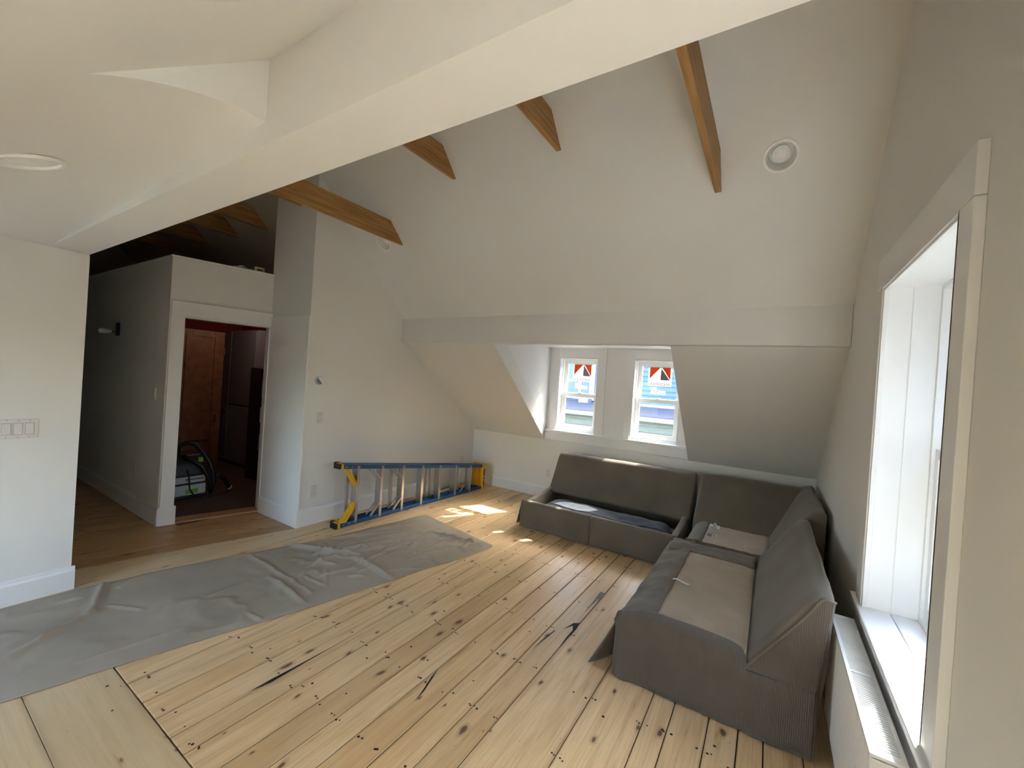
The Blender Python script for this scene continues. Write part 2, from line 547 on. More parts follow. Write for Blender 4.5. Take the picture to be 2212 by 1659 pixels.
# nail holes: hundreds of tiny dark dots, one part
mb = MB()
def dot(x, y, r, z=.0012, sy=1.0):
    n = 7
    mb.poly([(x+r*math.cos(2*PI*i/n), y+r*sy*math.sin(2*PI*i/n), z) for i in range(n)], [tuple(range(n))])
for a, b in zip(seams, seams[1:]):
    y = .79
    while y < 5.0:
        for e in (a+.022, b-.022):
            if random.random() < .85:
                yy = y+random.uniform(-.02, .02)
                dot(e+random.uniform(-.006, .006), yy, random.uniform(.004, .0068))
                if random.random() < .7: dot(e+random.choice((-1, 1))*random.uniform(.010, .016), yy+random.uniform(-.008, .008), random.uniform(.0036, .006))
        if random.random() < .3: dot(random.uniform(a+.03, b-.03), y+random.uniform(-.15, .15), random.uniform(.004, .008))
        y += .405
nh = mb.build('nail_hole', M['gap'], floor); nh['kind'] = 'stuff'
# gouges and open cracks, each a flat sliver let into the boards
def sliver(name, pts, mat):
    MB().poly([(px, py, .0014) for px, py in pts], [tuple(range(len(pts)))]).build(name, mat, floor)
sliver('crack', [(-2.004, 1.04), (-1.985, 1.13), (-1.988, 1.26), (-1.994, 1.46), (-2.000, 1.26), (-2.006, 1.14)], M['gap'])
sliver('crack', [(-1.345, 1.46), (-1.357, 1.54), (-1.386, 1.634), (-1.409, 1.70), (-1.396, 1.634), (-1.366, 1.54)], M['gap'])
sliver('crack', [(-.970, 2.25), (-.966, 2.39), (-.962, 2.50), (-.972, 2.575), (-1.003, 2.55), (-1.03, 2.44), (-.995, 2.52), (-.976, 2.47), (-.978, 2.39)], M['gap'])
sliver('wood_patch', [(-1.008, 3.066), (-.966, 3.058), (-.968, 2.955), (-1.003, 2.925)], M['patch'])
sliver('crack', [(-1.002, 2.925), (-.985, 2.935), (-.992, 2.80), (-.996, 2.70)], M['patch'])
sliver('crack', [(-1.09, 2.13), (-1.075, 2.28), (-1.062, 2.40), (-1.068, 2.40), (-1.083, 2.28)], M['gap'])

# ------------------------------------------------------------------ walls
# right gable wall with two window openings
GZ0, GZ1, GY0, GY1 = .63, 2.09, 1.587, 2.49       # visible window opening
BY0, BY1, BZ0, BZ1 = -.75, .85, .50, 1.85       # second opening, unseen, added beside the camera for fill daylight
mb = MB()
XO = .72
mb.box((XR, GY1, -.25), (XO, 5.4, 5.2)).box((XR, BY1, -.25), (XO, GY0, 5.2)).box((XR, -2.4, -.25), (XO, BY0, 5.2))
mb.box((XR, GY0, -.25), (XO, GY1, GZ0-.035)).box((XR, GY0, GZ1), (XO, GY1, 5.2))
mb.box((XR, BY0, -.25), (XO, BY1, BZ0)).box((XR, BY0, BZ1), (XO, BY1, 5.2))
struct(mb.build('wall_right', M['wall']), 'warm white gable wall with tall window')
# left wall, near block
mb = MB().box((-9.6, -1.4, -.02), (XL, .797, ZB)).box((-9.6, -1.4, ZB), (XL, YB0, 3.0))
struct(mb.build('wall_left', M['wall']), 'warm white wall at the left edge with switches')
# left wall, far part behind the ladder, with chase facing the camera
mb = MB().box((-4.53, 2.33, -.02), (XL, 5.4, 5.2))
struct(mb.build('wall_left_far', M['wall']), 'warm white wall behind the blue ladder')
# cladding panel on the chase, below the joint
pp = MB().box((-4.50, 2.316, 0.0), (XL+.012, 2.33, 2.055)).build('trim_1', M['trim'], bevel=.003)
struct(pp, 'white panel on the wall end beside the doorway')
# knee wall
struct(MB().box((XL, YK, -.02), (XR, 5.27, .83)).build('wall_back', M['wall']), 'low knee wall below the dormer')
# wall above the beam and outer shells
mb = MB().box((-9.6, YB0, ZB+.001), (XR, YB1, 5.2))
# visible underside and faces get the ceiling colour
struct(mb.build('ceiling_beam', M['ceil']), 'long white box beam crossing the ceiling')
# rear of the room behind the camera
struct(MB().box((-1.42, -2.4, -.02), (XR+.1, -2.2, 1.2)).build('wall_front', M['wall']))
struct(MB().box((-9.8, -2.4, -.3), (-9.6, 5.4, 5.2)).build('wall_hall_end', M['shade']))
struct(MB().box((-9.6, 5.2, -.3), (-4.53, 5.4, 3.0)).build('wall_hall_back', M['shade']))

# ------------------------------------------------------------------ ceilings
# upper far slope as a slab, with holes for the recessed lights
nrm = Vector((0, SL, 1)).normalized()
def up_slab(x0, x1, name, mat):
    a = Vector((0, YH, ZH1)); b = Vector((0, YTOP, ZTOP)); t = nrm*.22
    mb = MB().hexa([(x0, a.y, a.z), (x1, a.y, a.z), (x1, a.y+t.y, a.z+t.z), (x0, a.y+t.y, a.z+t.z)],
                   [(x0, b.y, b.z), (x1, b.y, b.z), (x1, b.y+t.y, b.z+t.z), (x0, b.y+t.y, b.z+t.z)])
    return mb.build(name, mat)
slope = up_slab(XL-.05, XR+.05, 'ceiling_slope_upper', M['ceil'])
struct(slope, 'steep white sloped ceiling above the dormer')
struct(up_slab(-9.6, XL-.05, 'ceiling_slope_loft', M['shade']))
struct(MB().box((-9.6, YB0, ZTOP), (XR+.1, YTOP+.4, ZTOP+.2)).build('ceiling_flat', M['ceil']))
# header band
YS = 3.575
hd = MB().hexa([(XL, YH, ZH0), (XR, YH, ZH0), (XR, YS+.02, ZH0), (XL, YS+.02, ZH0)], [(XL, YH, ZH1+.03), (XR, YH, ZH1+.03), (XR, YS+.25, ZH1+.03), (XL, YS+.25, ZH1+.03)])
struct(hd.build('ceiling_header', M['ceil'], bevel=.008, seg=3, smooth=True, angle=.6), 'white dropped band along the foot of the slope')
# lower slope with the dormer cut out of it
ZK = .785
DL0, DL1, DR0, DR1 = -2.50, -2.60, -.73, -.757
lowN = Vector((0, ZH0-ZK, YK-YS)).normalized()
def low(x0t, x0b, x1t, x1b, name, lab):
    t = lowN*.18
    b = [Vector((x0b, YK, ZK)), Vector((x1b, YK, ZK)), Vector((x1t, YS, ZH0)), Vector((x0t, YS, ZH0))]
    b = [Vector(q) for q in b]
    o = MB().hexa(b, [q+t for q in b]).build(name, M['ceil'])
    struct(o, lab)
low(XL, XL, DL0, DL1, 'ceiling_slope_left', 'lower sloped ceiling left of the dormer')
low(DR0, DR1, XR, XR, 'ceiling_slope_right', 'lower sloped ceiling right of the dormer')
# dormer cheeks, ceiling and outer roof
EPS = .02
struct(MB().hexa([(DL1-.0, YK-.0, ZK+EPS), (DL1-.14, YK, ZK+EPS), (DL0-.14, YS, ZH0+EPS), (DL0, YS, ZH0+EPS)],
                 [(DL1, 5.14, 2.08), (DL1-.14, 5.14, 2.08), (DL0-.14, YS-.02, 2.08), (DL0, YS-.02, 2.08)]).poly(
                 [(DL1, YK, ZK+EPS), (DL1, 5.14, ZK+EPS), (DL1, 5.14, 2.08), (DL1-.14, YK, ZK+EPS), (DL1-.14, 5.14, ZK+EPS), (DL1-.14, 5.14, 2.08)],
                 [(0, 1, 2), (3, 5, 4), (1, 4, 5, 2), (0, 3, 4, 1)]).build('wall_dormer_left', M['trim'], fix=True), 'white dormer cheek left of the windows')
struct(MB().hexa([(DR1, YK, ZK+EPS), (DR1+.14, YK, ZK+EPS), (DR0+.14, YS, ZH0+EPS), (DR0, YS, ZH0+EPS)],
                 [(DR1, 5.14, 2.08), (DR1+.14, 5.14, 2.08), (DR0+.14, YS-.02, 2.08), (DR0, YS-.02, 2.08)]).poly(
                 [(DR1, YK, ZK+EPS), (DR1, 5.14, ZK+EPS), (DR1, 5.14, 2.08), (DR1+.14, YK, ZK+EPS), (DR1+.14, 5.14, ZK+EPS), (DR1+.14, 5.14, 2.08)],
                 [(0, 1, 2), (3, 5, 4), (1, 4, 5, 2), (0, 3, 4, 1)]).build('wall_dormer_right', M['trim']))
struct(MB().box((DL1-.2, YH+.05, 2.05), (DR1+.2, 5.34, 2.3)).build('ceiling_dormer', M['trim']))
# dormer window wall
W1 = (-2.45, -1.90); W2 = (-1.445, -.89); WZ = (.937, 1.916)
mb = MB()
for x0, x1 in ((DL1-.15, W1[0]), (W1[1], W2[0]), (W2[1], DR1+.15)):
    mb.box((x0, 5.10, .83), (x1, 5.27, 2.12))
for a, b in (W1, W2):
    mb.box((a, 5.10, WZ[1]), (b, 5.27, 2.12)); mb.box((a, 5.10, .83), (b, 5.27, WZ[0]-.03))
struct(mb.build('wall_dormer_back', M['trim']), 'white panelled wall around the dormer windows')
# near slope over the camera, and the curved plaster left of it
struct(MB().hexa([(-1.30, -2.3, znear(-2.3)), (XR+.02, -2.3, znear(-2.3)), (XR+.02, YB0+.01, znear(YB0+.01)), (-1.30, YB0+.01, znear(YB0+.01))],
                 [(-1.30, -2.3, znear(-2.3)+.3), (XR+.02, -2.3, znear(-2.3)+.3), (XR+.02, YB0+.01, znear(YB0)+.3), (-1.30, YB0+.01, znear(YB0)+.3)]).build('ceiling_slope_near', M['ceil']),
       'sloped ceiling above the camera')
def p1(y):
    if y < .251: return znear(y)
    t = (y-.251)/(.62-.251)
    return 2.157+.105*(1-(1-t)**2)
def p0(y):
    return 2.192
def lowceil(u, v):
    x = XL+(-1.30-XL)*u
    y = -1.2+(YB0+.005+1.2)*v
    w = min(1, max(0, u))**(1+3*max(0, min(1, (.10-y)/.5)))
    return (x, y, p0(y)*(1-w)+p1(y)*w)
mb = MB().grid(lowceil, 40, 90)
mb.grid(lambda u, v: (lambda q: (q[0], q[1], max(q[2]+.25, 2.75)))(lowceil(u, v)), 2, 2)
lc = mb.build('ceiling_low', M['ceil'], fix=False, smooth=True)
struct(lc, 'low curved plaster ceiling at the left with a flush light')
# riser between the low plaster and the near slope
rs = []
n = 16
for i in range(n+1):
    y = .251+(YB0+.003-.251)*i/n
    rs.append(((-1.30, y, p1(y)), (-1.30, y, znear(y)+.01)))
vs = [q for pr in rs for q in pr]
fs = [(2*i, 2*i+2, 2*i+3, 2*i+1) for i in range(n)]
struct(MB().poly(vs, fs).build('ceiling_riser', M['ceil'], smooth=True))
struct(MB().box((XL-.3, -1.4, 2.9), (-1.28, YB0, 3.1)).build('ceiling_leak_blocker', M['shade']))  # unseen slab added to stop daylight leaking in from above
struct(MB().box((XL-.3, -2.4, -.02), (XR, -1.2, .001)).build('floor_rear', M['subfloor']))
FX0, FX1, FZ0, FZ1 = -3.70, -2.55, .50, 1.80       # unseen window added behind the camera to let in fill daylight
mb = MB().box((XL, -1.4, 0), (FX0, -1.2, 3.0)).box((FX1, -1.4, 0), (-1.30, -1.2, 3.0)).box((FX0, -1.4, 0), (FX1, -1.2, FZ0)).box((FX0, -1.4, FZ1), (FX1, -1.2, 3.0)).box((-1.42, -2.3, 0), (-1.30, -1.2, 3.0))
struct(mb.build('wall_front_left', M['wall']))
w6 = sroot('fill_window_6', ((FX0+FX1)/2, -1.32, FZ0), 'unseen window added behind the camera for fill daylight')
MB().box((FX0, -1.36, FZ0), (FX0+.05, -1.28, FZ1)).box((FX1-.05, -1.36, FZ0), (FX1, -1.28, FZ1)).box((FX0+.05, -1.36, FZ0), (FX1-.05, -1.28, FZ0+.05)).box((FX0+.05, -1.36, FZ1-.05), (FX1-.05, -1.28, FZ1)).build('frame', M['vinyl'], w6)
MB().box((FX0+.05, -1.322, FZ0+.05), (FX1-.05, -1.318, FZ1-.05)).build('pane', M['glass'], w6)

# ------------------------------------------------------------------ hall closet box with the skewed doorway, loft on top
D0 = Vector((-4.728, 1.53)); D1 = Vector((-4.512, 2.335))
dd = (D1-D0).normalized(); dn = Vector((dd.y, -dd.x))     # dn points out to the room
def dp(s, off, z):                                       # s along the door wall, off outwards
    q = D0+dd*s+dn*off
    return (q.x, q.y, z)
LW = (D1-D0).length
O0, O1, OZ = .11, .815, 1.955                            # opening along s
LOFT = 2.49
def dbox(mb, s0, s1, o0, o1, z0, z1):
    return mb.hexa([dp(s0, o0, z0), dp(s1, o0, z0), dp(s1, o1, z0), dp(s0, o1, z0)], [dp(s0, o0, z1), dp(s1, o0, z1), dp(s1, o1, z1), dp(s0, o1, z1)])
mb = MB()
dbox(mb, 0, O0, -.12, 0, -.02, LOFT); dbox(mb, O1, LW+.06, -.12, 0, -.02, LOFT); dbox(mb, O0, O1, -.12, 0, OZ, LOFT)
struct(mb.build('wall_doorway', M['wall']), 'short angled wall with the open doorway')
struct(MB().box((-9.6, 1.53, -.02), (D0.x, 1.65, LOFT)).build('wall_hall', M['wall']), 'dim hall wall left of the doorway')
# loft deck and its thin cap
mb = MB().poly([(-9.6, 1.64, LOFT-.1), (D0.x-.1, 1.64, LOFT-.1), (D1.x-.1, D1.y, LOFT-.1), (D1.x-.1, 5.2, LOFT-.1), (-9.6, 5.2, LOFT-.1),
                (-9.6, 1.64, LOFT-.003), (D0.x-.1, 1.64, LOFT-.003), (D1.x-.1, D1.y, LOFT-.003), (D1.x-.1, 5.2, LOFT-.003), (-9.6, 5.2, LOFT-.003)],
               [(5, 6, 7, 8, 9), (4, 3, 2, 1, 0), (0, 1, 6, 5), (1, 2, 7, 6), (2, 3, 8, 7), (3, 4, 9, 8), (4, 0, 5, 9)])
struct(mb.build('ceiling_closet', M['red']))
cp = dbox(MB(), -.006, LW+.03, -.13, .010, LOFT-.004, LOFT+.016)
cp.box((-9.6, 1.522, LOFT-.004), (D0.x+.006, 1.66, LOFT+.016))
struct(cp.build('trim_2', M['trim']), 'thin white cap along the loft edge above the doorway')
# door casing
tr = sroot('trim_3', dp(O0, 0, 0), 'white casing around the dark doorway')
dbox(MB(), 0.012, O0+.005, 0, .026, .16, OZ+.10).build('side_casing', M['trim'], tr, .003)
dbox(MB(), 0.012, LW, 0, .030, OZ, OZ+.135).build('head_casing', M['trim'], tr, .003)
dbox(MB(), O1-.005, LW-.004, 0, .02, 0, OZ).build('side_casing', M['trim'], tr, .003)
dbox(MB(), O0-.012, O0+.004, -.12, .004, 0, OZ).build('jamb', M['trim'], tr)
dbox(MB(), O1-.004, O1+.012, -.12, .004, 0, OZ).build('jamb', M['trim'], tr)
dbox(MB(), O0, O1, -.12, .004, OZ-.012, OZ+.004).build('jamb', M['trim'], tr)
dbox(MB(), -.006, O0+.02, -.0, .034, 0, .17).build('plinth', M['trim'], tr, .003)
th = dbox(MB(), O0+.004, O1-.004, -.13, .03, .0015, .018).build('trim_4', M['pine_hall'], bevel=.004)
struct(th, 'worn wooden threshold of the doorway')
# closet interior
struct(MB().box((-7.9, 1.65, -.02), (-4.6, 3.8, .002)).build('floor_closet', M['carpet']), 'dark carpet inside the doorway')
struct(MB().box((-7.9, 1.65, 0), (-7.8, 3.9, LOFT-.1)).build('wall_closet_back', M['red']), 'red wall inside the doorway')
struct(MB().box((-7.9, 3.55, 0), (-4.55, 3.65, LOFT-.1)).build('wall_closet_right', M['red']), 'red wall at the right inside the doorway')
struct(MB().box((-7.9, 1.652, 0), (-4.95, 1.67, LOFT-.1)).build('wall_closet_left', M['red']))

# ------------------------------------------------------------------ baseboards
def bb_profile(h=.155, t=.016):
    return [(0, 0), (t, 0), (t, h-.03), (t-.003, h-.022), (t-.006, h-.016), (t-.007, h-.004), (t-.010, h), (0, h)]
def baseboard(name, lab, axis, pos, a, b, sign, h=.155, root=None):
    prof = bb_profile(h)
    if axis == 'Y': pr = [(pos+sign*p, z) for p, z in prof]
    else: pr = [(pos+sign*p, z) for p, z in prof]
    o = MB().prism(pr, a, b, axis).build(name, M['trim'], root)
    return struct(o, lab) if root is None else o
baseboard('baseboard_left', 'white baseboard at the foot of the left wall', 'Y', XL, -1.2, .797+.016, 1, .15)
baseboard('baseboard_left_far', 'white baseboard behind the ladder', 'Y', XL+.012, 2.3005, YK, 1, .17)
baseboard('baseboard_back', 'white baseboard under the dormer', 'X', YK, XL, XR, -1)
baseboard('baseboard_right', 'white baseboard along the gable wall', 'Y', XR, -1.2, YK, -1)
baseboard('baseboard_chase', 'white baseboard beside the doorway', 'X', 2.316, -4.50, XL+.0285, -1, .17)
baseboard('baseboard_hall', 'white baseboard along the dim hall wall', 'X', 1.53, -9.6, D0.x+.016, -1, .17)

# ------------------------------------------------------------------ windows
def dmap(u, v, w): return (u, v, w)                      # dormer: u = x, v = y (outwards)
def gmap(u, v, w): return (v, -u, w)                     # gable: u = -y, v = x (outwards)
def text_part(name, s, size, mat, parent, mat4):
    cu = bpy.data.curves.new(name, 'FONT'); cu.body = s; cu.size = size; cu.align_x = 'CENTER'; cu.align_y = 'CENTER'
    cu.extrude = .0004
    tmp = bpy.data.objects.new(name, cu); COL.objects.link(tmp)
    dg = bpy.context.evaluated_depsgraph_get()
    me = bpy.data.meshes.new_from_object(tmp.evaluated_get(dg))
    bpy.data.objects.remove(tmp)
    off = wloc(parent)
    me.transform(Matrix.Translation(-off) @ mat4)
    me.materials.clear()
    return link(name, me, mat, parent)
def window(name, lab, mp, u0, u1, w0, w1, v, stool_v, depth=.09, glass='glass'):
    """double-hung unit in an opening; v = inner face of the unit"""
    loc = mp((u0+u1)/2, v, w0)
    r = sroot(name, loc, lab)
    def B(nm, lo, hi, mat, par=r, bevel=.002):
        m = MB()
        P = [mp(*q) for q in ((lo[0], lo[1], lo[2]), (hi[0], lo[1], lo[2]), (hi[0], hi[1], lo[2]), (lo[0], hi[1], lo[2]),
                              (lo[0], lo[1], hi[2]), (hi[0], lo[1], hi[2]), (hi[0], hi[1], hi[2]), (lo[0], hi[1], hi[2]))]
        m.hexa(P[:4], P[4:])
        return m.build(nm, mat, par, bevel)
    t = .022
    B('frame_side', (u0, v, w0), (u0+t, v+depth, w1), M['vinyl']); B('frame_side', (u1-t, v, w0), (u1, v+depth, w1), M['vinyl'])
    B('frame_head', (u0+t, v, w1-t), (u1-t, v+depth, w1), M['vinyl']); B('frame_sill', (u0+t, v, w0), (u1-t, v+depth+.04, w0+t), M['vinyl'])
    wm = (w0+w1)/2
    st = .042
    for nm, a, b, va in (('lower_sash', w0+t, wm+.022, v+.012), ('upper_sash', wm-.022, w1-t, v+.046)):
        m = MB()
        sx0, sx1 = u0+t, u1-t
        vb = va+.032
        bot = .055 if nm == 'lower_sash' else .04
        top = .04 if nm == 'lower_sash' else .042
        def add(lo, hi):
            P = [mp(*q) for q in ((lo[0], lo[1], lo[2]), (hi[0], lo[1], lo[2]), (hi[0], hi[1], lo[2]), (lo[0], hi[1], lo[2]),
                                  (lo[0], lo[1], hi[2]), (hi[0], lo[1], hi[2]), (hi[0], hi[1], hi[2]), (lo[0], hi[1], hi[2]))]
            m.hexa(P[:4], P[4:])
        add((sx0, va, a), (sx0+st, vb, b)); add((sx1-st, va, a), (sx1, vb, b))
        add((sx0+st, va, a), (sx1-st, vb, a+bot)); add((sx0+st, va, b-top), (sx1-st, vb, b))
        # glazing bead
        e = .008
        add((sx0+st, va+.006, a+bot), (sx0+st+e, vb-.006, b-top)); add((sx1-st-e, va+.006, a+bot), (sx1-st, vb-.006, b-top))
        add((sx0+st+e, va+.006, a+bot), (sx1-st-e, vb-.006, a+bot+e)); add((sx0+st+e, va+.006, b-top-e), (sx1-st-e, vb-.006, b-top))
        s = m.build(nm, M['vinyl'], r)
        B('pane', (sx0+st, va+.014, a+bot), (sx1-st, va+.018, b-top), M[glass], s, 0)
        if nm == 'lower_sash':
            uc = (u0+u1)/2
            B('sash_lock', (uc-.028, va+.004, b), (uc+.028, va+.026, b+.012), M['vinyl'], s, .004)
            B('lock_lever', (uc-.008, va-.006, b+.006), (uc+.022, va+.012, b+.016), M['vinyl'], s, .003)
        else:
            keep = (s, va, a, b)
    return r, keep
def sticker(sash, mp, uc, va, wc, su, big=True):
    """retail sticker on the outside of the pane, so its print reads reversed from the room"""
    root = sash
    w, h = .20*su, .175*su
    vv = va+.012
    def Q(nm, pts, dv, mat, par):
        a = [mp(uc+x, vv-dv, wc+z) for x, z in pts]; b = [mp(uc+x, vv-dv+.0006, wc+z) for x, z in pts]
        n = len(pts)
        fs = [tuple(range(n)), tuple(range(2*n-1, n-1, -1))]+[(i, (i+1) % n, n+(i+1) % n, n+i) for i in range(n)]
        return MB().poly(a+b, fs).build(nm, mat, par)
    s = Q('sticker', [(-w/2, -h/2), (w/2, -h/2), (w/2, h/2), (-w/2, h/2)], 0, M['st_white'], root)
    z1, z0, xm, g = h/2-.010*su, -h/2+.056*su, .004, .004
    L = -w/2+.012*su; Rr = w/2-.012*su
    # peaked emblem: orange corner, white gable, grey triangle, orange corner
    Q('sticker', [(L, z1), (xm-g, z1), (L, z0+.012)], .0009, M['st_orange'], root)
    Q('sticker', [(xm+g+.004, z1-.006), (xm+g, z0), (Rr-.006, z0), ], .0009, M['st_grey'], root)
    Q('sticker', [(xm+g+.016, z1), (Rr, z1), (Rr, z0+.004)], .0012, M['st_orange'], root)
    c = mp(uc, vv-.0012, wc-h/2+.024)
    bx = Vector(mp(1, 0, 0))-Vector(mp(0, 0, 0)); bz = Vector((0, 0, 1)); bn = bx.cross(bz)
    # mirrored: the text's x axis runs against u
    m4 = Matrix(((-bx.x, bz.x, bn.x, c[0]), (-bx.y, bz.y, bn.y, c[1]), (-bx.z, bz.z, bn.z, c[2]), (0, 0, 0, 1)))
    text_part('lettering', 'ANDERSEN', .036*su, M['ink'], root, m4)
    # two small ratings stickers
    for (x, z, ww, hh, rot) in ((-.062, -.175, .068, .080, 0), (.03, -.195, .098, .045, -.12)):
        ca, sa = math.cos(rot), math.sin(rot)
        pts = [(x+px*ca-pz*sa, z+px*sa+pz*ca) for px, pz in ((-ww/2, -hh/2), (ww/2, -hh/2), (ww/2, hh/2), (-ww/2, hh/2))]
        Q('sticker', pts, 0, M['st_white'], root)
        for k in range(3):
            px, pz = x-ww*.3+k*ww*.27, z+(.25-.25*k)*hh*.8
            Q('print_mark', [(px-.006, pz-.003), (px+.010, pz-.003), (px+.010, pz+.004), (px-.006, pz+.004)], .0009, M['ink'], root)
for i, (nm, lab, (a, b)) in enumerate((('window_1', 'left dormer window with a retail sticker', W1), ('window_2', 'right dormer window with a retail sticker', W2))):
    r, (sash, va, s0, s1) = window(nm, lab, dmap, a, b, WZ[0], WZ[1], 5.165, 5.08)
    sticker(sash, dmap, (a+b)/2+.005, va, s1-.165, 1.38)
gw, (gs, gva, ga, gb) = window('window_3', 'tall window in the gable wall over the radiator', gmap, -GY1, -GY0, GZ0, GZ1, .595, .4, glass='glass_dimmed')
# paper energy labels on the lower pane of the gable window
for k in range(4):
    z = 1.22-.085*k
    MB().box((.627, 2.32, z-.04), (.6276, 2.405, z+.04)).build('sticker', M['paper'], gw)
    for j in range(3):
        MB().box((.6264, 2.325+.01*j, z-.03+.02*j), (.6269, 2.375, z-.022+.02*j)).build('print_mark', M['grey_print'], gw)
# second gable window, added out of view for fill daylight, simple sash
g4 = sroot('fill_window_4', (.6, .07, BZ0), 'unseen window added in the gable wall beside the camera for fill daylight')
mb = MB().box((.58, BY0, BZ0), (.66, BY0+.05, BZ1)).box((.58, BY1-.05, BZ0), (.66, BY1, BZ1)).box((.58, BY0, BZ0), (.66, BY1, BZ0+.05)).box((.58, BY0, BZ1-.05), (.66, BY1, BZ1))
mb.build('frame', M['vinyl'], g4)
MB().box((.615, BY0+.05, BZ0+.05), (.619, BY1-.05, BZ1-.05)).build('pane', M['glass'], g4)

# dormer trim: casings, battens, stool and apron
tr = sroot('trim_5', (-1.68, YK, .93), 'white casing boards and stool of the dormer windows')
for nm, x0, x1, z0, z1, p in (('casing', -2.56, W1[0], .93, 2.05, .020), ('casing', W1[1], -1.80, .93, 2.05, .020), ('casing', -1.525, W2[0], .93, 2.05, .020), ('casing', W2[1], -.79, .93, 2.05, .020),
                              ('head_casing', W1[0], W1[1], WZ[1], 2.05, .018), ('head_casing', W2[0], W2[1], WZ[1], 2.05, .018)):
    MB().box((x0, 5.10-p, z0), (x1, 5.102, z1)).build(nm, M['trim'], tr, .002)
MB().box((-1.812, 5.074, .93), (-1.795, 5.082, 2.05)).build('bead', M['trim'], tr)
for a, b in (W1, W2):
    MB().box((a, 5.08, WZ[0]), (a+.012, 5.165, WZ[1])).build('jamb_lining', M['trim'], tr)
    MB().box((b-.012, 5.08, WZ[0]), (b, 5.165, WZ[1])).build('jamb_lining', M['trim'], tr)
    MB().box((a, 5.08, WZ[1]-.012), (b, 5.165, WZ[1])).build('jamb_lining', M['trim'], tr)
MB().box((-2.64, 5.045, .905), (-.74, 5.17, .935)).build('stool', M['trim'], tr, .005)
MB().box((-2.64, 5.056, .797), (-.74, 5.075, .905)).build('apron', M['trim'], tr, .003)
# gable window trim
tr = sroot('trim_6', (.4, 2.04, GZ0), 'white casing and deep stool of the gable window')
CY0, CY1, CZ1 = 1.483, 2.605, 2.235
MB().box((.40, GY1, GZ0), (XR, CY1, GZ1+.004)).build('casing', M['wall'], tr, .003)
MB().box((.40, CY0, GZ0-.1), (XR, GY0, GZ1+.004)).build('casing', M['trim'], tr, .003)
MB().box((.40, CY0, GZ1+.006), (XR, CY1, CZ1)).build('head_casing', M['trim'], tr, .003)
MB().box((XR-.02, GY1-.001, GZ0), (.505, GY1+.014, GZ1)).build('jamb_board', M['trim'], tr, .002)
MB().box((.507, GY1-.003, GZ0), (.60, GY1+.012, GZ1)).build('jamb_board', M['trim'], tr, .002)
MB().box((.405, GY1-.012, GZ0), (.425, GY1, GZ1)).build('jamb_bead', M['trim'], tr, .002)
MB().box((.40, GY0-.012, GZ0), (.60, GY0+.002, GZ1)).build('jamb_board', M['trim'], tr, .002)
MB().box((.40, GY0, GZ1-.002), (.60, GY1, GZ1+.012)).build('head_board', M['trim'], tr, .002)
MB().box((.405, GY0, GZ1-.014), (.425, GY1, GZ1)).build('head_bead', M['trim'], tr, .002)
MB().box((.385, 1.44, GZ0-.03), (.505, 2.66, GZ0)).build('stool', M['trim'], tr, .006)
MB().box((.507, GY0, GZ0-.03), (.62, GY1, GZ0-.001)).build('stool', M['trim'], tr, .002)
MB().box((.405, 1.483, GZ0-.13), (XR, 2.605, GZ0-.03)).build('apron', M['trim'], tr, .003)

# ------------------------------------------------------------------ exposed timber ties
def tie(label, x, zb, y0, y1, h=.185, w=.038, cutslope=True, name='ceiling_tie'):
    x0, x1 = x-w/2, x+w/2
    e = y1
    prof = [(y0, zb), (e, zb), (e-h/SL, zb+h), (y0, zb+h)]
    n = 1
    o = thing(name, label, 'beam', (x, (y0+y1)/2, zb), 'exposed timber ties under the roof')
    MB().prism(prof, x0, x1, 'X').build('timber', M['fir'], o, .003)
    return o
def yend(zb): return YH-(zb-ZH1)/SL+.004
tie('low timber tie nearest the gable wall and round ceiling light', -.365, 2.838, YB1, yend(2.838))
tie('short timber tie second from the gable wall', -1.357, 3.175, YB1, yend(3.175))
tie('short timber tie in the middle of the sloped ceiling', -2.306, 3.172, YB1, yend(3.172))
tie('long low timber tie beside the left wall above the ladder', -3.228, 2.840, YB1, yend(2.84))
tie('timber tie running into the wall end above the doorway', -4.085, 3.160, YB1, 2.332)
for lab, x in (('nearest dark timber tie over the loft', -5.21), ('second dark timber tie over the loft', -5.91), ('third dark timber tie deep over the loft', -6.74), ('farthest dark timber tie over the loft', -7.62)):
    tie(lab, x, 3.163, YB1, yend(3.163))

# ------------------------------------------------------------------ recessed ceiling lights
def recessed(label, c, n_in, r, deep=True, tiltv=None):
    """c on the ceiling surface, n_in points out of the ceiling into the room"""
    t = thing('recessed_light', label, 'ceiling light', c, 'recessed ceiling lights')
    n = Vector(n_in).normalized()
    a = Vector((1, 0, 0)); b = n.cross(a).normalized()
    N = 40
    def ring(rad, d): return [Vector(c)+a*rad*math.cos(2*PI*k/N)+b*rad*math.sin(2*PI*k/N)+n*d for k in range(N)]
    def lathe(nm, prof, mat, cap=False, smooth=True):
        m = MB(); rings = [ring(*p) for p in prof]
        vs = [q for g in rings for q in g]; fs = []
        for i in range(len(prof)-1):
            for k in range(N):
                j = (k+1) % N
                fs.append((i*N+k, i*N+j, (i+1)*N+j, (i+1)*N+k))
        if cap: fs.append(tuple((len(prof)-1)*N+k for k in range(N)))
        return m.poly(vs, fs).build(nm, mat, t, smooth=smooth, angle=.7)
    lathe('trim_ring', [(r, .0), (r, .006), (r-.005, .010), (r-.014, .009), (r-.017, 0.0), (r-.017, -.006)], M['white'])
    if deep:
        lathe('can', [(r-.017, -.004), (r-.022, -.03), (r-.030, -.075), (.001, -.076)], M['canister'])
        lathe('bulb', [(.040, -.076), (.046, -.056), (.044, -.042), (.030, -.036), (.026, -.033), (.001, -.031)], M['bulb'])
    else:
        lathe('lens', [(r-.017, .001), (r*.5, .002), (.001, .002)], M['bulb'])
    return t
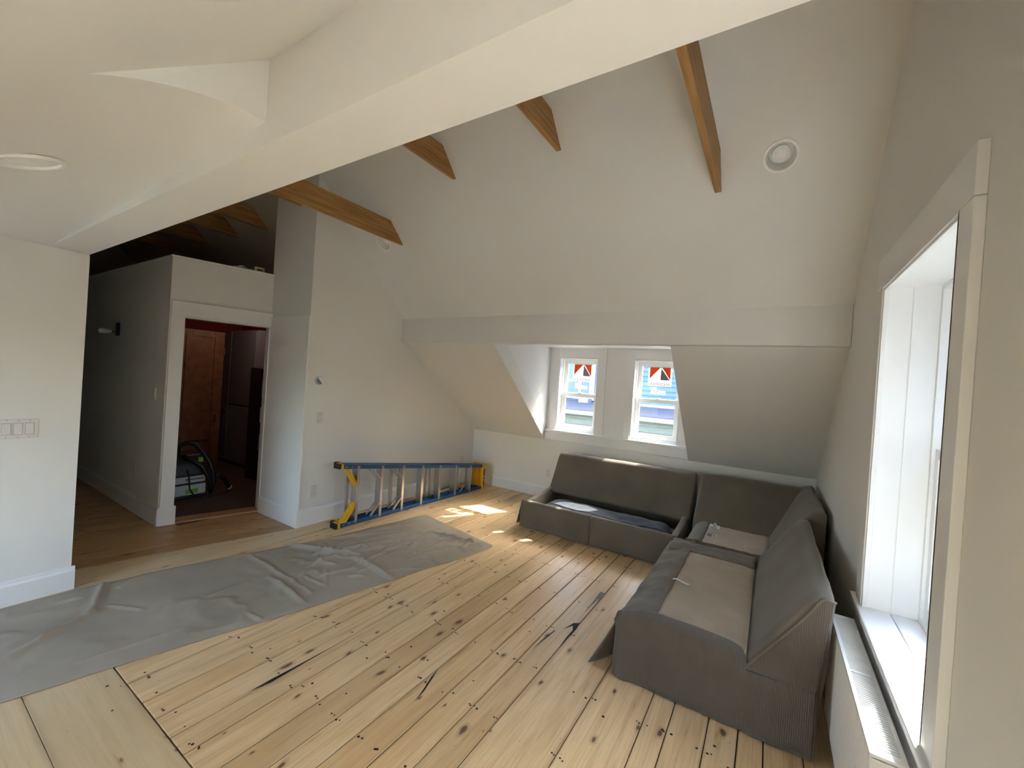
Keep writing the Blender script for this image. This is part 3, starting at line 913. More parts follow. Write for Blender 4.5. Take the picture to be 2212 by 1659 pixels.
def slope_pt(x, y): return Vector((x, y, zslope(y)))
nin = -nrm
cutters = []
for (x, y) in ((-.036, 2.79), (-3.454, 2.85)):
    c = slope_pt(x, y)
    m = MB().tube([c-nin*.10, c+nin*.05], .074, 40)
    cutters.append(m.build('cutter', None))
cut(slope, cutters)
recessed('round recessed light on the slope near the gable wall', slope_pt(-.036, 2.79), nin, .092)
recessed('round recessed light half hidden behind the long low tie', slope_pt(-3.454, 2.85), nin, .092)
# the flush one in the low plaster at the left edge
u = (-2.16-XL)/(-1.30-XL); y = .290; v = (y+1.2)/(YB0+.005+1.2)
q = [Vector(lowceil(u, v)), Vector(lowceil(u+.01, v)), Vector(lowceil(u, v+.01))]
nl = (q[1]-q[0]).cross(q[2]-q[0]).normalized()
if nl.z > 0: nl = -nl
recessed('flush round ceiling light at the left edge of the low ceiling', q[0]+nl*.002, nl, .092, False)

# ------------------------------------------------------------------ wall plates
def plate_root(name, label, cat, c, group=None): return thing(name, label, cat, c, group)
def wall_plate(kind, label, mp, uc, wc, face, gangs=1):
    """mp(u, d, w): u sideways, d out of the wall, w up"""
    r = thing('light_switch' if kind == 'switch' else 'wall_outlet', label, 'switch' if kind == 'switch' else 'outlet', mp(uc, 0, wc), 'wall switches' if kind == 'switch' else 'wall outlets')
    W = .070+.046*(gangs-1); Hh = .115
    def B(nm, u0, u1, d0, d1, w0, w1, mat, bev=.001):
        P = [mp(*q) for q in ((u0, d0, w0), (u1, d0, w0), (u1, d1, w0), (u0, d1, w0), (u0, d0, w1), (u1, d0, w1), (u1, d1, w1), (u0, d1, w1))]
        return MB().hexa(P[:4], P[4:]).build(nm, mat, r, bev)
    B('cover_plate', uc-W/2, uc+W/2, 0, .006, wc-Hh/2, wc+Hh/2, M['plate'], .002)
    for g in range(gangs):
        u = uc+(g-(gangs-1)/2)*.046
        B('screw', u-.003, u+.003, .005, .0068, wc+.047, wc+.053, M['plate_gap'], 0)
        B('screw', u-.003, u+.003, .005, .0068, wc-.053, wc-.047, M['plate_gap'], 0)
        if kind == 'switch':
            B('rocker_surround', u-.0185, u+.0185, .004, .0066, wc-.036, wc+.036, M['plate_gap'], 0)
            P = [mp(*q) for q in ((u-.0165, .004, wc-.033), (u+.0165, .004, wc-.033), (u+.0165, .0135, wc-.033), (u-.0165, .0135, wc-.033),
                                  (u-.0165, .004, wc+.033), (u+.0165, .004, wc+.033), (u+.0165, .0075, wc+.033), (u-.0165, .0075, wc+.033))]
            MB().hexa(P[:4], P[4:]).build('rocker', M['plate'], r, .001)
        else:
            for dz in (-.0195, .0195):
                s = B('socket', u-.017, u+.017, .004, .008, wc+dz-.0145, wc+dz+.0145, M['plate'], .003)
                for du in (-.0065, .0065):
                    B('slot', u+du-.0014, u+du+.0014, .0078, .0084, wc+dz-.003, wc+dz+.006, M['plate_dk'], 0)
                B('slot', u-.002, u+.002, .0078, .0084, wc+dz-.010, wc+dz-.006, M['plate_dk'], 0)
    return r
lmap = lambda u, d, w: (XL+d, u, w)
kmap = lambda u, d, w: (u, YK-d, w)
hmap = lambda u, d, w: (u, 1.53-d, w)
wall_plate('switch', 'row of three rocker switches on the left wall', lmap, .535, 1.068, 1, 3)
wall_plate('switch', 'single rocker switch below the thermostat', lmap, 2.492, 1.06, 1)
wall_plate('switch', 'single switch on the dim hall wall', hmap, -4.964, 1.207, 1)
wall_plate('outlet', 'outlet on the wall by the ladder feet', lmap, 2.468, .325, 1)
wall_plate('outlet', 'small outlet in the far corner above the ladder top', lmap, 4.82, .338, 1)
wall_plate('outlet', 'outlet on the knee wall beside the storage sofa', kmap, -2.509, .342, 1)
wall_plate('outlet', 'outlet low on the dim hall wall', hmap, -5.36, .433, 1)
wall_plate('outlet', 'outlet low on the left wall near the picture edge', lmap, .40, .325, 1)

# round thermostat, half mirrored
th = thing('thermostat', 'small round thermostat with a half dark glossy face', 'thermostat', (XL, 2.456, 1.43))
def disc(nm, prof, mat, par, c, n=36, half=None):
    m = MB(); vs = []; fs = []
    for r, d in prof:
        for k in range(n):
            vs.append((c[0]+d, c[1]+r*math.cos(2*PI*k/n), c[2]+r*math.sin(2*PI*k/n)))
    for i in range(len(prof)-1):
        for k in range(n):
            j = (k+1) % n
            fs.append((i*n+k, i*n+j, (i+1)*n+j, (i+1)*n+k))
    fs.append(tuple((len(prof)-1)*n+k for k in range(n)))
    return m.poly(vs, fs).build(nm, mat, par, smooth=True, angle=.6)
c0 = (XL, 2.456, 1.43)
disc('base_ring', [(.042, 0), (.042, .022), (.040, .027), (.038, .027)], M['chrome'], th, c0)
disc('face', [(.0385, .026), (.0385, .0275), (.001, .0277)], M['paper'], th, c0)
n = 18; a0 = math.radians(128)
pts = [(XL+.0284, 2.456+.036*math.cos(a0+PI*k/n), 1.43+.036*math.sin(a0+PI*k/n)) for k in range(n+1)]
MB().poly(pts, [tuple(range(n+1))]).build('dark_face', M['grey_print'], th)

# bare bulb sconce in the hall
sc = thing('wall_sconce', 'bare bulb sconce on the dim hall wall', 'wall light', (-6.07, 1.53, 1.80))
MB().box((-6.10, 1.505, 1.76), (-6.04, 1.53, 1.90)).build('back_plate', M['vac_black'], sc, .004)
MB().tube([(-6.07, 1.505, 1.80), (-6.07, 1.47, 1.80)], .013, 14).build('socket', M['brass'], sc, smooth=True)
MB().tube([(-6.07, 1.472, 1.80), (-6.07, 1.45, 1.80), (-6.07, 1.42, 1.80), (-6.07, 1.38, 1.80), (-6.07, 1.365, 1.80)], [.012, .018, .028, .028, .012], 16).build('bulb', M['bulb'], sc, smooth=True)

# ------------------------------------------------------------------ sofas
def sheet(fn, nu, nv, t, nrm_hint=None):
    """a thin cloth-like sheet: front and back grids plus rim; fn(u, v) -> point"""
    P = [[Vector(fn(i/nu, j/nv)) for j in range(nv+1)] for i in range(nu+1)]
    vs = []; fs = []
    def N(i, j):
        a = P[min(i+1, nu)][j]-P[max(i-1, 0)][j]; b = P[i][min(j+1, nv)]-P[i][max(j-1, 0)]
        n = a.cross(b)
        return n.normalized() if n.length > 1e-9 else Vector((0, 0, 1))
    W = nv+1
    for i in range(nu+1):
        for j in range(W): vs.append(P[i][j])
    for i in range(nu+1):
        for j in range(W): vs.append(P[i][j]-N(i, j)*t)
    K = (nu+1)*W
    for i in range(nu):
        for j in range(nv):
            a, b, c, d = i*W+j, (i+1)*W+j, (i+1)*W+j+1, i*W+j+1
            fs.append((a, b, c, d)); fs.append((K+d, K+c, K+b, K+a))
    for i in range(nu):
        fs.append((i*W, K+i*W, K+(i+1)*W, (i+1)*W)); fs.append((i*W+nv, (i+1)*W+nv, K+(i+1)*W+nv, K+i*W+nv))
    for j in range(nv):
        fs.append((j, j+1, K+j+1, K+j)); fs.append((nu*W+j, K+nu*W+j, K+nu*W+j+1, nu*W+j+1))
    return MB().poly(vs, fs)
def lerp(tbl, x):
    if x <= tbl[0][0]: return tbl[0][1]
    for (a, p), (b, q) in zip(tbl, tbl[1:]):
        if x <= b: return p+(q-p)*(x-a)/(b-a)
    return tbl[-1][1]
def sm(t): t = max(0, min(1, t)); return t*t*(3-2*t)
def rib_ang(o): return o
def softblock(name, prof, a, b, axis, mat, parent, bev=.022, cuts=10, amp=.006, scale=4.0, seed=0):
    """upholstered prism: sections along the axis with rounded ends and a little sag"""
    # round the profile corners
    n = len(prof); rp = []
    for i in range(n):
        p0 = Vector(prof[i-1]); p1_ = Vector(prof[i]); p2 = Vector(prof[(i+1) % n])
        d0 = (p0-p1_); d2 = (p2-p1_); r = min(bev*1.4, d0.length*.45, d2.length*.45)
        A = p1_+d0.normalized()*r; B = p1_+d2.normalized()*r
        for k in range(5):
            t = k/4
            rp.append((A*(1-t)**2+p1_*2*t*(1-t)+B*t*t))
    # resample edges
    q = []
    for i in range(len(rp)):
        p = rp[i]; nx = rp[(i+1) % len(rp)]; L = (nx-p).length
        m = max(1, int(L/.05))
        for k in range(m): q.append(p+(nx-p)*k/m)
    cx = sum(p.x for p in q)/len(q); cy = sum(p.y for p in q)/len(q); c = Vector((cx, cy))
    secs = [(0.0, bev), (bev*.3, bev*.3), (bev, 0.0)]
    Ln = b-a
    for k in range(1, cuts): secs.append((bev+(Ln-2*bev)*k/cuts, 0))
    secs += [(Ln-bev, 0), (Ln-bev*.3, bev*.3), (Ln, bev)]
    vs = []; N = len(q)
    def P(p, t): return {'X': Vector((t, p.x, p.y)), 'Y': Vector((p.x, t, p.y)), 'Z': Vector((p.x, p.y, t))}[axis]
    for s, ins in secs:
        for p in q:
            d = (p-c); pp = p-d.normalized()*ins if d.length > 0 else p
            w = P(pp, a+s)
            w = w+Vector((fbm(w+Vector((seed, 0, 0)), scale), fbm(w+Vector((0, seed+5, 0)), scale), fbm(w+Vector((0, 0, seed+9)), scale)*.6))*amp
            vs.append(w)
    fs = []
    for i in range(len(secs)-1):
        for k in range(N):
            j = (k+1) % N
            fs.append((i*N+k, i*N+j, (i+1)*N+j, (i+1)*N+k))
    fs.append(tuple(range(N-1, -1, -1))); fs.append(tuple((len(secs)-1)*N+k for k in range(N)))
    return MB().poly(vs, fs).build(name, mat, parent, smooth=True, angle=.9)

# --- near section, its ribbed end turned to the camera
S3 = thing('sofa_section', 'near taupe sofa section without cushions, its ribbed end facing the camera', 'sofa', (-.2, 2.95, 0), 'taupe sectional sofa')
MB().box((-.615, 2.275, .03), (.235, 3.64, .29)).build('base', M['taupe'], S3, .01)
top3 = [(-.66, .290), (-.60, .318), (-.52, .345), (-.455, .357), (-.25, .356), (-.10, .347), (-.055, .335), (-.03, .300), (.0, .288), (.3, .288)]
def endp(u, v):
    x = -.642+.884*u
    zt = lerp(top3, x)
    if v < .75:
        z = .008+(zt-.008)*(v/.75); y = 2.252
        y += .010*fbm((x*2.2, z*1.5, 3), 2.5)+.012*math.exp(-((x+.52+.25*(.3-z))/.05)**2)*-1*(1-z/.5)
        y -= .012*sm((.25-z)/.25)
        z += .004*fbm((x, 7, 1), 6)
    else:
        t = (v-.75)/.25
        z = zt+.012*math.sin(t*PI*.6); y = 2.252+.045*t
    return (x, y, z)
sheet(endp, 60, 24, -.012).build('end_skirt', M['taupe_rib'], S3, smooth=True)
bk = [(-.030, .292), (.16, .565), (.205, .640), (.232, .690), (.252, .706), (.287, .700), (.268, .585), (.240, .290)]
MB().prism([(x, z) for x, z in bk], 2.246, 2.275, 'Y').build('back_end_panel', M['taupe_rib'], S3, .006)
MB().tube([(x, 2.246, z) for x, z in bk[:6]], .0055, 8).build('piping', M['taupe'], S3, smooth=True)
MB().tube([(-.03, 2.240, .289), (.10, 2.242, .288), (.240, 2.244, .287)], .003, 6).build('piping', M['dark'], S3, smooth=True)
softblock('backrest', [(-.045, .29), (.185, .655), (.228, .702), (.272, .703), (.290, .68), (.250, .03), (-.02, .03)], 2.262, 3.665, 'Y', M['taupe'], S3, .022, 16, .007, 3.0, 1)
def deck3(u, v):
    x = -.462+.435*u; y = 2.285+1.13*v
    return (x, y, .352+.005*fbm((x, y, 0), 5)-.010*sm((u-.8)/.2))
sheet(deck3, 16, 36, .03).build('seat_lining', M['deck'], S3, smooth=True)
def bord3(u, v):                     # front roll of loose cover, wrinkled
    y = 2.262+1.40*v
    w = [(-.640, .255), (-.652, .285), (-.640, .308), (-.605, .322), (-.545, .345), (-.490, .360), (-.452, .362), (-.446, .350)]
    t = u*(len(w)-1); i = min(int(t), len(w)-2); f = t-i
    x = w[i][0]*(1-f)+w[i+1][0]*f; z = w[i][1]*(1-f)+w[i+1][1]*f
    k = math.sin(PI*min(1, u*1.05))
    z += k*(.012*fbm((u*1.2, y*2.2, 2), 3.0)+.008*math.sin(y*23+u*5)*fbm((1, y, 5), 4)); x += .02*fbm((y, 4, u), 2.6)*(1-u)
    return (x, y, z)
sheet(bord3, 18, 80, .01).build('front_border', M['taupe'], S3, smooth=True)
def far3(u, v):
    x = -.600+.57*u; y = 3.405+.255*v
    return (x, y, .356+.010*math.sin(v*PI)+.010*fbm((x*2, y*3, 8), 3)-.03*sm((v-.85)/.15)+.006*math.exp(-((x+.46+(y-3.45)*.5)/.03)**2))
sheet(far3, 30, 16, .03).build('far_border', M['taupe'], S3, smooth=True)
def skirt3(u, v):                    # front skirt, its near corner flaring out in a loose flap
    y = 2.262+1.395*u; z = .004+.28*v
    fl = math.exp(-(y-2.262)/.13)*(1-v)**1.1
    x = -.640-.135*fl-.006*math.sin(y*9)*(1-v)+.004*fbm((y, z, 2), 5)
    return (x, y-.02*fl, z+.05*math.exp(-(y-2.262)/.05)*(1-v)*0)
sheet(skirt3, 60, 14, .006).build('front_skirt', M['taupe'], S3, smooth=True)
def tag3(u, v):
    x = -.462+.104*u; y = 2.800-.008*u+.022*v
    return (x, y, .362+.012*math.sin(u*PI*1.6)*(1-u)+.002)
sheet(tag3, 14, 2, .001).build('care_tag', M['label'], S3, smooth=True)

# --- corner section
S2 = thing('sofa_section', 'taupe corner sofa section with two backs in the far right corner', 'sofa', (-.1, 4.25, 0), 'taupe sectional sofa')
MB().box((-.53, 3.695, .03), (.36, 4.80, .295)).build('base', M['taupe'], S2, .015)
softblock('backrest', [(4.235, .30), (4.665, .700), (4.705, .735), (4.785, .735), (4.815, .70), (4.83, .03), (4.27, .03)], -.560, .384, 'X', M['taupe'], S2, .022, 14, .006, 3.0, 2)
softblock('backrest', [(.030, .30), (.262, .695), (.300, .742), (.362, .762), (.388, .740), (.388, .03), (.05, .03)], 3.715, 4.84, 'Y', M['taupe'], S2, .022, 14, .006, 3.0, 3)
sheet(lambda u, v: (-.415+.475*u, 3.700+.60*v, .344+.004*fbm((u, v, 3), 5)), 12, 12, .03).build('seat_lining', M['deck'], S2, smooth=True)
def bord2(u, v):
    y = 3.70+.60*v
    w = [(-.53, .25), (-.545, .29), (-.530, .325), (-.48, .352), (-.43, .358), (-.412, .345)]
    t = u*(len(w)-1); i = min(int(t), len(w)-2); f = t-i
    return (w[i][0]*(1-f)+w[i+1][0]*f, y, w[i][1]*(1-f)+w[i+1][1]*f+.006*fbm((u, y*3, 4), 4))
sheet(bord2, 14, 24, .01).build('side_border', M['taupe'], S2, smooth=True)
sheet(lambda u, v: (-.53+.56*u, 3.672+.035*v, .30+.055*math.sin(v*PI*.5)+.004*fbm((u*5, v, 1), 3)), 24, 6, .01).build('front_border', M['taupe'], S2, smooth=True)
def tag2(u, v):
    x = -.405+.085*u; y = 4.10+.05*v
    return (x, y+.02*u, .352+.045*math.sin(u*PI)*(1-v*.5)+.02*v+.008*math.sin(u*14))
sheet(tag2, 14, 4, .001).build('care_tag', M['label'], S2, smooth=True)
for k, (x, w) in enumerate(((-.395, .030), (-.355, .030))):
    MB().box((x, 3.92, .3475), (x+w, 3.985, .3490)).build('printed_label', M['label'] if k else M['grey_print'], S2)
MB().box((-.350, 3.93, .3491), (-.332, 3.96, .3496)).build('print_mark', M['ink'], S2)

# --- far storage section, holding the folded mattress
S1 = thing('sofa_section', 'long taupe storage sofa section under the dormer windows', 'sofa', (-1.41, 4.35, 0), 'taupe sectional sofa')
for x0, x1, sd in ((-2.205, -1.424, 0), (-1.416, -.640, 4)):
    def fr(u, v, x0=x0, x1=x1, sd=sd):
        x = x0+(x1-x0)*u
        if v < .7:
            z = .012+.248*(v/.7); y = 3.868+.006*fbm((x*2, z, sd), 3)-.010*(1-v/.7)
        else:
            t = (v-.7)/.3
            z = .260+.014*math.sin(t*PI); y = 3.868+.055*t
        return (x, y, z+.003*fbm((x, 2, sd), 9))
    sheet(fr, 36, 18, -.014).build('front_panel', M['taupe'], S1, smooth=True)
for x in (-2.205, -.690):
    softblock('side_panel', [(3.885, .02), (3.885, .262), (4.05, .272), (4.55, .318), (4.75, .318), (4.75, .02)], x, x+.055, 'X', M['taupe'], S1, .018, 2, .003, 4, 5)
MB().box((-2.18, 3.90, .02), (-.66, 4.60, .055)).build('tray', M['dark'], S1)
def flap1(u, v):
    z = .02+.21*v; y = 3.875+.10*u
    return (-2.212-.045*(1-v)*(1-.4*u), y, z)
sheet(flap1, 6, 8, .006).build('side_skirt', M['taupe'], S1, smooth=True)
softblock('backrest', [(4.470, .285), (4.495, .262), (4.75, .262), (4.80, .06), (4.852, .06), (4.842, .68), (4.80, .712), (4.755, .712), (4.715, .690)], -2.192, -.615, 'X', M['taupe'], S1, .02, 20, .006, 3.0, 6)
MT = thing('mattress', 'folded slate blue mattress inside the open storage sofa', 'mattress', (-1.42, 4.2, .055))
def matt(u, v):
    x = -2.11+1.375*u; y = 3.935+.525*v
    e = min(u, 1-u)*1.375; f = min(v, 1-v)*.525
    r = (1-math.exp(-e/.035))*(1-math.exp(-f/.03))
    z = .07+.160*r+.020*fbm((x*1.3, y*1.3, 2), 2.5)*r+.007*math.sin(x*70+3*fbm((x, y, 3), 6))*math.exp(-((y-4.02)/.07)**2)*r
    z += -.018*math.exp(-((v-.36)/.02)**2)*r+.014*r*sm((v-.4)/.4)
    return (x, y, z)
sheet(matt, 110, 46, .015).build('cover', M['navy'], MT, smooth=True)
MB().box((-2.09, 3.95, .056), (-.755, 4.45, .075)).build('core', M['navy'], MT)
MB().tube([(x, 4.124, matt((x+2.11)/1.375, .36)[2]+.003) for x in [-2.05+.05*k for k in range(26)]], .003, 6).build('seam', M['dark'], MT, smooth=True)

# ------------------------------------------------------------------ stepladder on its side
LD = thing('stepladder', 'blue and silver stepladder lying on its side along the wall', 'ladder', (-3.5, 3.7, 0))
def lp(t, z, dx=0.0):                      # t 0..1 from feet to top cap; dx into the wall
    return Vector((-3.498+.096*t-dx, 2.525+2.335*t, z))
def ztop(t): return .632-.298*t
def channel(name, t0, t1, dx0, dx1, up, mat, lip=.042, th=.006):
    m = MB()
    def seg(x0, x1, za, zb):
        b = []; e = []
        for t, L in ((t0, b), (t1, e)):
            base = ztop(t) if up else 0.0
            s = -1 if up else 1
            L += [lp(t, base+s*za, x0), lp(t, base+s*za, x1), lp(t, base+s*zb, x1), lp(t, base+s*zb, x0)]
        m.hexa(b, e)
    seg(dx0, dx1, .002, .002+th); seg(dx0, dx0+th, .002, lip); seg(dx1-th, dx1, .002, lip)
    return m.build(name, mat, LD)
channel('front_rail', .012, .985, 0, .082, False, M['ladder_blue']); channel('front_rail', .012, .985, 0, .082, True, M['ladder_blue'])
channel('rear_rail', .03, .96, .092, .142, False, M['ladder_blue'], .036); channel('rear_rail', .03, .96, .092, .142, True, M['ladder_blue'], .036)
tk = [(2.738-2.525+.296*k)/2.335 for k in range(7)]
for t in tk:
    m = MB()
    z0, z1 = .010, ztop(t)-.010
    d = .030/2.335
    m.hexa([lp(t, z0, .004), lp(t+.002, z0, .004), lp(t+.002, z0, .078), lp(t, z0, .078)], [lp(t, z1, .004), lp(t+.002, z1, .004), lp(t+.002, z1, .078), lp(t, z1, .078)])
    m.hexa([lp(t, z0, .000), lp(t+d, z0, .000), lp(t+d, z0, .004), lp(t, z0, .004)], [lp(t, z1, .0), lp(t+d, z1, .0), lp(t+d, z1, .004), lp(t, z1, .004)])
    m.hexa([lp(t, z0, .078), lp(t+d, z0, .078), lp(t+d, z0, .082), lp(t, z0, .082)], [lp(t, z1, .078), lp(t+d, z1, .078), lp(t+d, z1, .082), lp(t, z1, .082)])
    m.build('step', M['alu'], LD)
for t in (tk[1], tk[2]):                   # pairs of strip braces on both rails
    for dx in (.006, .070):
        MB().bar(lp(t-.045, .040, dx), lp(t+.004, .165, dx), .012, .016, (1, 0, 0)).build('brace', M['alu'], LD)
        MB().bar(lp(t-.045, ztop(t)-.040, dx), lp(t+.004, ztop(t)-.165, dx), .012, .016, (1, 0, 0)).build('brace', M['alu'], LD)
for t in (tk[6], tk[6]-.055):
    MB().bar(lp(t-.02, .03, .01), lp(t+.012, .10, .01), .004, .014, (1, 0, 0)).build('brace', M['alu'], LD)
for t, w in ((tk[2]-.035, .032), (tk[4]-.05, .04), (tk[4]-.02, .03), (tk[6]-.05, .03), (tk[0]-.02, .03)):
    a = w/2.335
    MB().hexa([lp(t, .02, .100), lp(t+a, .02, .100), lp(t+a, .02, .125), lp(t, .02, .125)],
              [lp(t, ztop(t)-.02, .100), lp(t+a, ztop(t)-.02, .100), lp(t+a, ztop(t)-.02, .125), lp(t, ztop(t)-.02, .125)]).build('rear_brace', M['alu'], LD)
def gusset(up):
    m = MB()
    n = 10
    A = []; B = []
    for k in range(n+1):
        s = k/n
        t = .022+(tk[0]-.022)*s
        z = .030+.190*s**1.5
        A.append((t, z)); B.append((t+.014, z-.030))
    def zz(t, z): return ztop(t)-z if up else z
    for (d0, d1, e) in ((0.004, .078, .006), (.004, .012, .042), (.070, .078, .042)):
        for k in range(n):
            (ta, za), (tb, zb) = A[k], A[k+1]
            m.hexa([lp(ta, zz(ta, za), d0), lp(ta, zz(ta, za), d1), lp(ta, zz(ta, max(.008, za-e)), d1), lp(ta, zz(ta, max(.008, za-e)), d0)],
                   [lp(tb, zz(tb, zb), d0), lp(tb, zz(tb, zb), d1), lp(tb, zz(tb, max(.008, zb-e)), d1), lp(tb, zz(tb, max(.008, zb-e)), d0)])
    m.build('foot_brace', M['yellow'], LD)
gusset(False); gusset(True)
for up in (False, True):
    def zz(t, z): return ztop(t)-z if up else z
    for dx0, dx1, t0 in ((-.004, .086, 0), (.088, .146, .018)):
        MB().hexa([lp(t0+.012, zz(0, 0), dx0), lp(t0+.022, zz(0, 0), dx0), lp(t0+.022, zz(0, 0), dx1), lp(t0+.012, zz(0, 0), dx1)],
                  [lp(t0+.012, zz(0, .048), dx0), lp(t0+.022, zz(0, .048), dx0), lp(t0+.022, zz(0, .048), dx1), lp(t0+.012, zz(0, .048), dx1)]).build('foot_collar', M['yellow'], LD)
        MB().hexa([lp(t0+.000, zz(0, .0), dx0+.003), lp(t0+.013, zz(0, .0), dx0+.003), lp(t0+.013, zz(0, .0), dx1-.003), lp(t0+.000, zz(0, .0), dx1-.003)],
                  [lp(t0+.000, zz(0, .046), dx0+.003), lp(t0+.013, zz(0, .046), dx0+.003), lp(t0+.013, zz(0, .046), dx1-.003), lp(t0+.000, zz(0, .046), dx1-.003)]).build('rubber_foot', M['rubber'], LD, .003)
cap = MB()
cap.hexa([lp(.968, 0, -.012), lp(.992, 0, -.012), lp(.992, 0, .175), lp(.968, 0, .175)], [lp(.968, .350, -.012), lp(.992, .350, -.012), lp(.992, .350, .175), lp(.968, .350, .175)])
capo = cap.build('top_cap', M['yellow'], LD, .006)
cap = MB()
cap.hexa([lp(.952, .05, .05), lp(.968, .04, .05), lp(.968, .04, .15), lp(.952, .05, .15)], [lp(.952, .30, .05), lp(.968, .31, .05), lp(.968, .31, .15), lp(.952, .30, .15)])
cap.build('cap_web', M['yellow'], LD, .006)
for za, zb in ((.05, .11), (.13, .16), (.18, .28)):
    MB().hexa([lp(.976, za, -.0132), lp(.986, za, -.0132), lp(.986, za, -.011), lp(.976, za, -.011)], [lp(.976, zb, -.0132), lp(.986, zb, -.0132), lp(.986, zb, -.011), lp(.976, zb, -.011)]).build('print_mark', M['ink'], capo)
for t in [.03, .06]+tk:
    for up in (False, True):
        c = lp(t+.006, (ztop(t)-.026) if up else .026, -.001)
        MB().tube([c, c+Vector((.004, 0, 0))], .007, 10).build('rivet', M['alu'], LD)
MB().hexa([lp(.55, ztop(.55)+.0015, .02), lp(.72, ztop(.72)+.0015, .02), lp(.72, ztop(.72)+.0015, .06), lp(.55, ztop(.55)+.0015, .06)],
          [lp(.55, ztop(.55)-.001, .02), lp(.72, ztop(.72)-.001, .02), lp(.72, ztop(.72)-.001, .06), lp(.55, ztop(.55)-.001, .06)]).build('warning_label', M['ink'], LD)

# ------------------------------------------------------------------ canvas drop cloth
near_e = [(-.9, -2.98), (.383, -2.759), (.821, -2.656), (1.537, -2.463), (2.241, -2.308), (2.936, -2.150), (3.20, -2.112), (3.24, -2.125)]
far_e = [(-.9, -3.785), (.45, -3.782), (.808, -3.766), (.977, -3.727), (1.372, -3.654), (2.323, -3.365), (3.442, -3.179)]
rnd = random.Random(11)
folds = []
def F(x0, y0, x1, y1, w, h): folds.append((Vector((x0, y0)), Vector((x1, y1)), w, h))
F(-3.75, .95, -3.35, .80, .035, .022); F(-3.35, .80, -3.05, .35, .05, .018)
F(-3.55, 1.75, -2.60, 1.72, .022, .012); F(-3.02, 1.66, -2.52, 1.62, .03, .018)
F(-3.30, 2.25, -2.40, 2.22, .022, .012); F(-2.8, 2.24, -2.35, 2.20, .032, .020)
F(-3.42, 2.06, -3.05, 2.18, .04, .030); F(-3.05, 2.18, -2.85, 2.32, .04, .022); F(-3.1, 2.1, -2.8, 2.9, .04, .020)
F(-2.9, 2.4, -2.5, 3.15, .035, .020); F(-3.05, 2.6, -2.75, 3.10, .035, .024); F(-2.75, 3.10, -2.3, 3.15, .03, .022)
F(-3.2, 2.75, -2.95, 3.30, .04, .018); F(-2.55, 2.6, -2.35, 3.0, .04, .018); F(-2.6, 2.95, -2.25, 3.2, .035, .016); F(-3.35, 2.35, -3.0, 2.9, .03, .016)
for k in range(70):
    y = rnd.uniform(-.3, 3.2) if k < 26 else rnd.uniform(1.8, 3.3)
    x = lerp(far_e, y)+(lerp(near_e, y)-lerp(far_e, y))*rnd.uniform(.08, .9)
    a = rnd.uniform(-.5, .9)+PI/2*rnd.choice((0, .5, 1)); L = rnd.uniform(.10, .42)
    F(x, y, x+math.cos(a)*L*.6, y+math.sin(a)*L, rnd.uniform(.016, .034), rnd.uniform(.006, .014))
def cloth(u, v):
    y0 = -.9+4.34*v
    # the far end is cut on the skew
    yf = -.9+4.342*v; yn = -.9+4.13*v
    xf = lerp(far_e, yf); xn = lerp(near_e, yn)
    x = xf+(xn-xf)*u; y = yf+(yn-yf)*u
    e = min(u, 1-u)*1.0
    r = sm(e/.05)*sm((1-v)/.03)
    z = .0035
    p = Vector((x, y))
    h = 0
    for a, b, w, hh in folds:
        ab = b-a; t = max(0, min(1, (p-a).dot(ab)/ab.length_squared))
        d = (p-(a+ab*t)).length
        if d < 3*w:
            h += 1.25*hh*math.exp(-(d/(w*.58))**2)*(math.sin(PI*(.1+.8*t))**.5)
    h += .010*max(0, fbm((x, y, 3), 2.2)+.1)+.011*(1-min(1, 3.2*abs(fbm((x, y, 8), 2.6))))*max(0, .35+fbm((x, y, 21), 1.6))
    z += h*(.15+.85*r)
    x += .008*fbm((y, 3, 1), 3)*(1 if u in (0, 1) else 0)
    return (x, y, z)
dc = sheet(cloth, 120, 420, .0015).build('drop_cloth', M['canvas'], None, smooth=True)
tag(dc, 'long wrinkled grey beige canvas drop cloth spread on the floor', 'drop cloth')

# ------------------------------------------------------------------ panel radiator below the gable window
RD = thing('radiator', 'white ribbed panel radiator with a louvred top under the gable window', 'radiator', (.34, 2.04, .09))
RX0, RX1, RY0, RY1, RZ0, RZ1 = .298, .384, 1.575, 2.49, .09, .56
def ribs(u, v):
    y = RY0+.02+(RY1-RY0-.04)*u
    k = (u*36) % 1
    d = .011*(sm(min(1, abs(k-.5)*5-.4)))
    z = RZ0+.012+(RZ1-RZ0-.03)*v
    e = min(v, 1-v)
    return (RX0+.002+d*sm(e/.05), y, z)
sheet(ribs, 36*8, 12, -.002).build('front_panel', M['rad'], RD)
MB().box((RX1-.02, RY0+.02, RZ0), (RX1, RY1-.02, RZ1-.02)).build('rear_panel', M['rad'], RD)
for y0, y1 in ((RY0, RY0+.016), (RY1-.016, RY1)):
    MB().box((RX0, y0, RZ0), (RX1, y1, RZ1-.004)).build('side_panel', M['rad'], RD, .006)
m = MB().box((RX0, RY0, RZ1-.012), (RX0+.012, RY1, RZ1)).box((RX1-.012, RY0, RZ1-.012), (RX1, RY1, RZ1))
for y0, y1 in ((RY0, RY0+.03), (RY1-.03, RY1), (2.005, 2.02)):
    m.box((RX0+.012, y0, RZ1-.012), (RX1-.012, y1, RZ1))
y = RY0+.038
while y < RY1-.034:
    if not 1.998 < y < 2.026:
        m.box((RX0+.012, y, RZ1-.012), (RX1-.012, y+.0055, RZ1-.001))
    y += .0115
m.build('top_grille', M['rad'], RD)
m = MB().box((RX0+.012, RY0+.02, RZ0+.05), (RX1-.022, RY1-.02, RZ1-.09)); m.build('convector', M['dark'], RD)
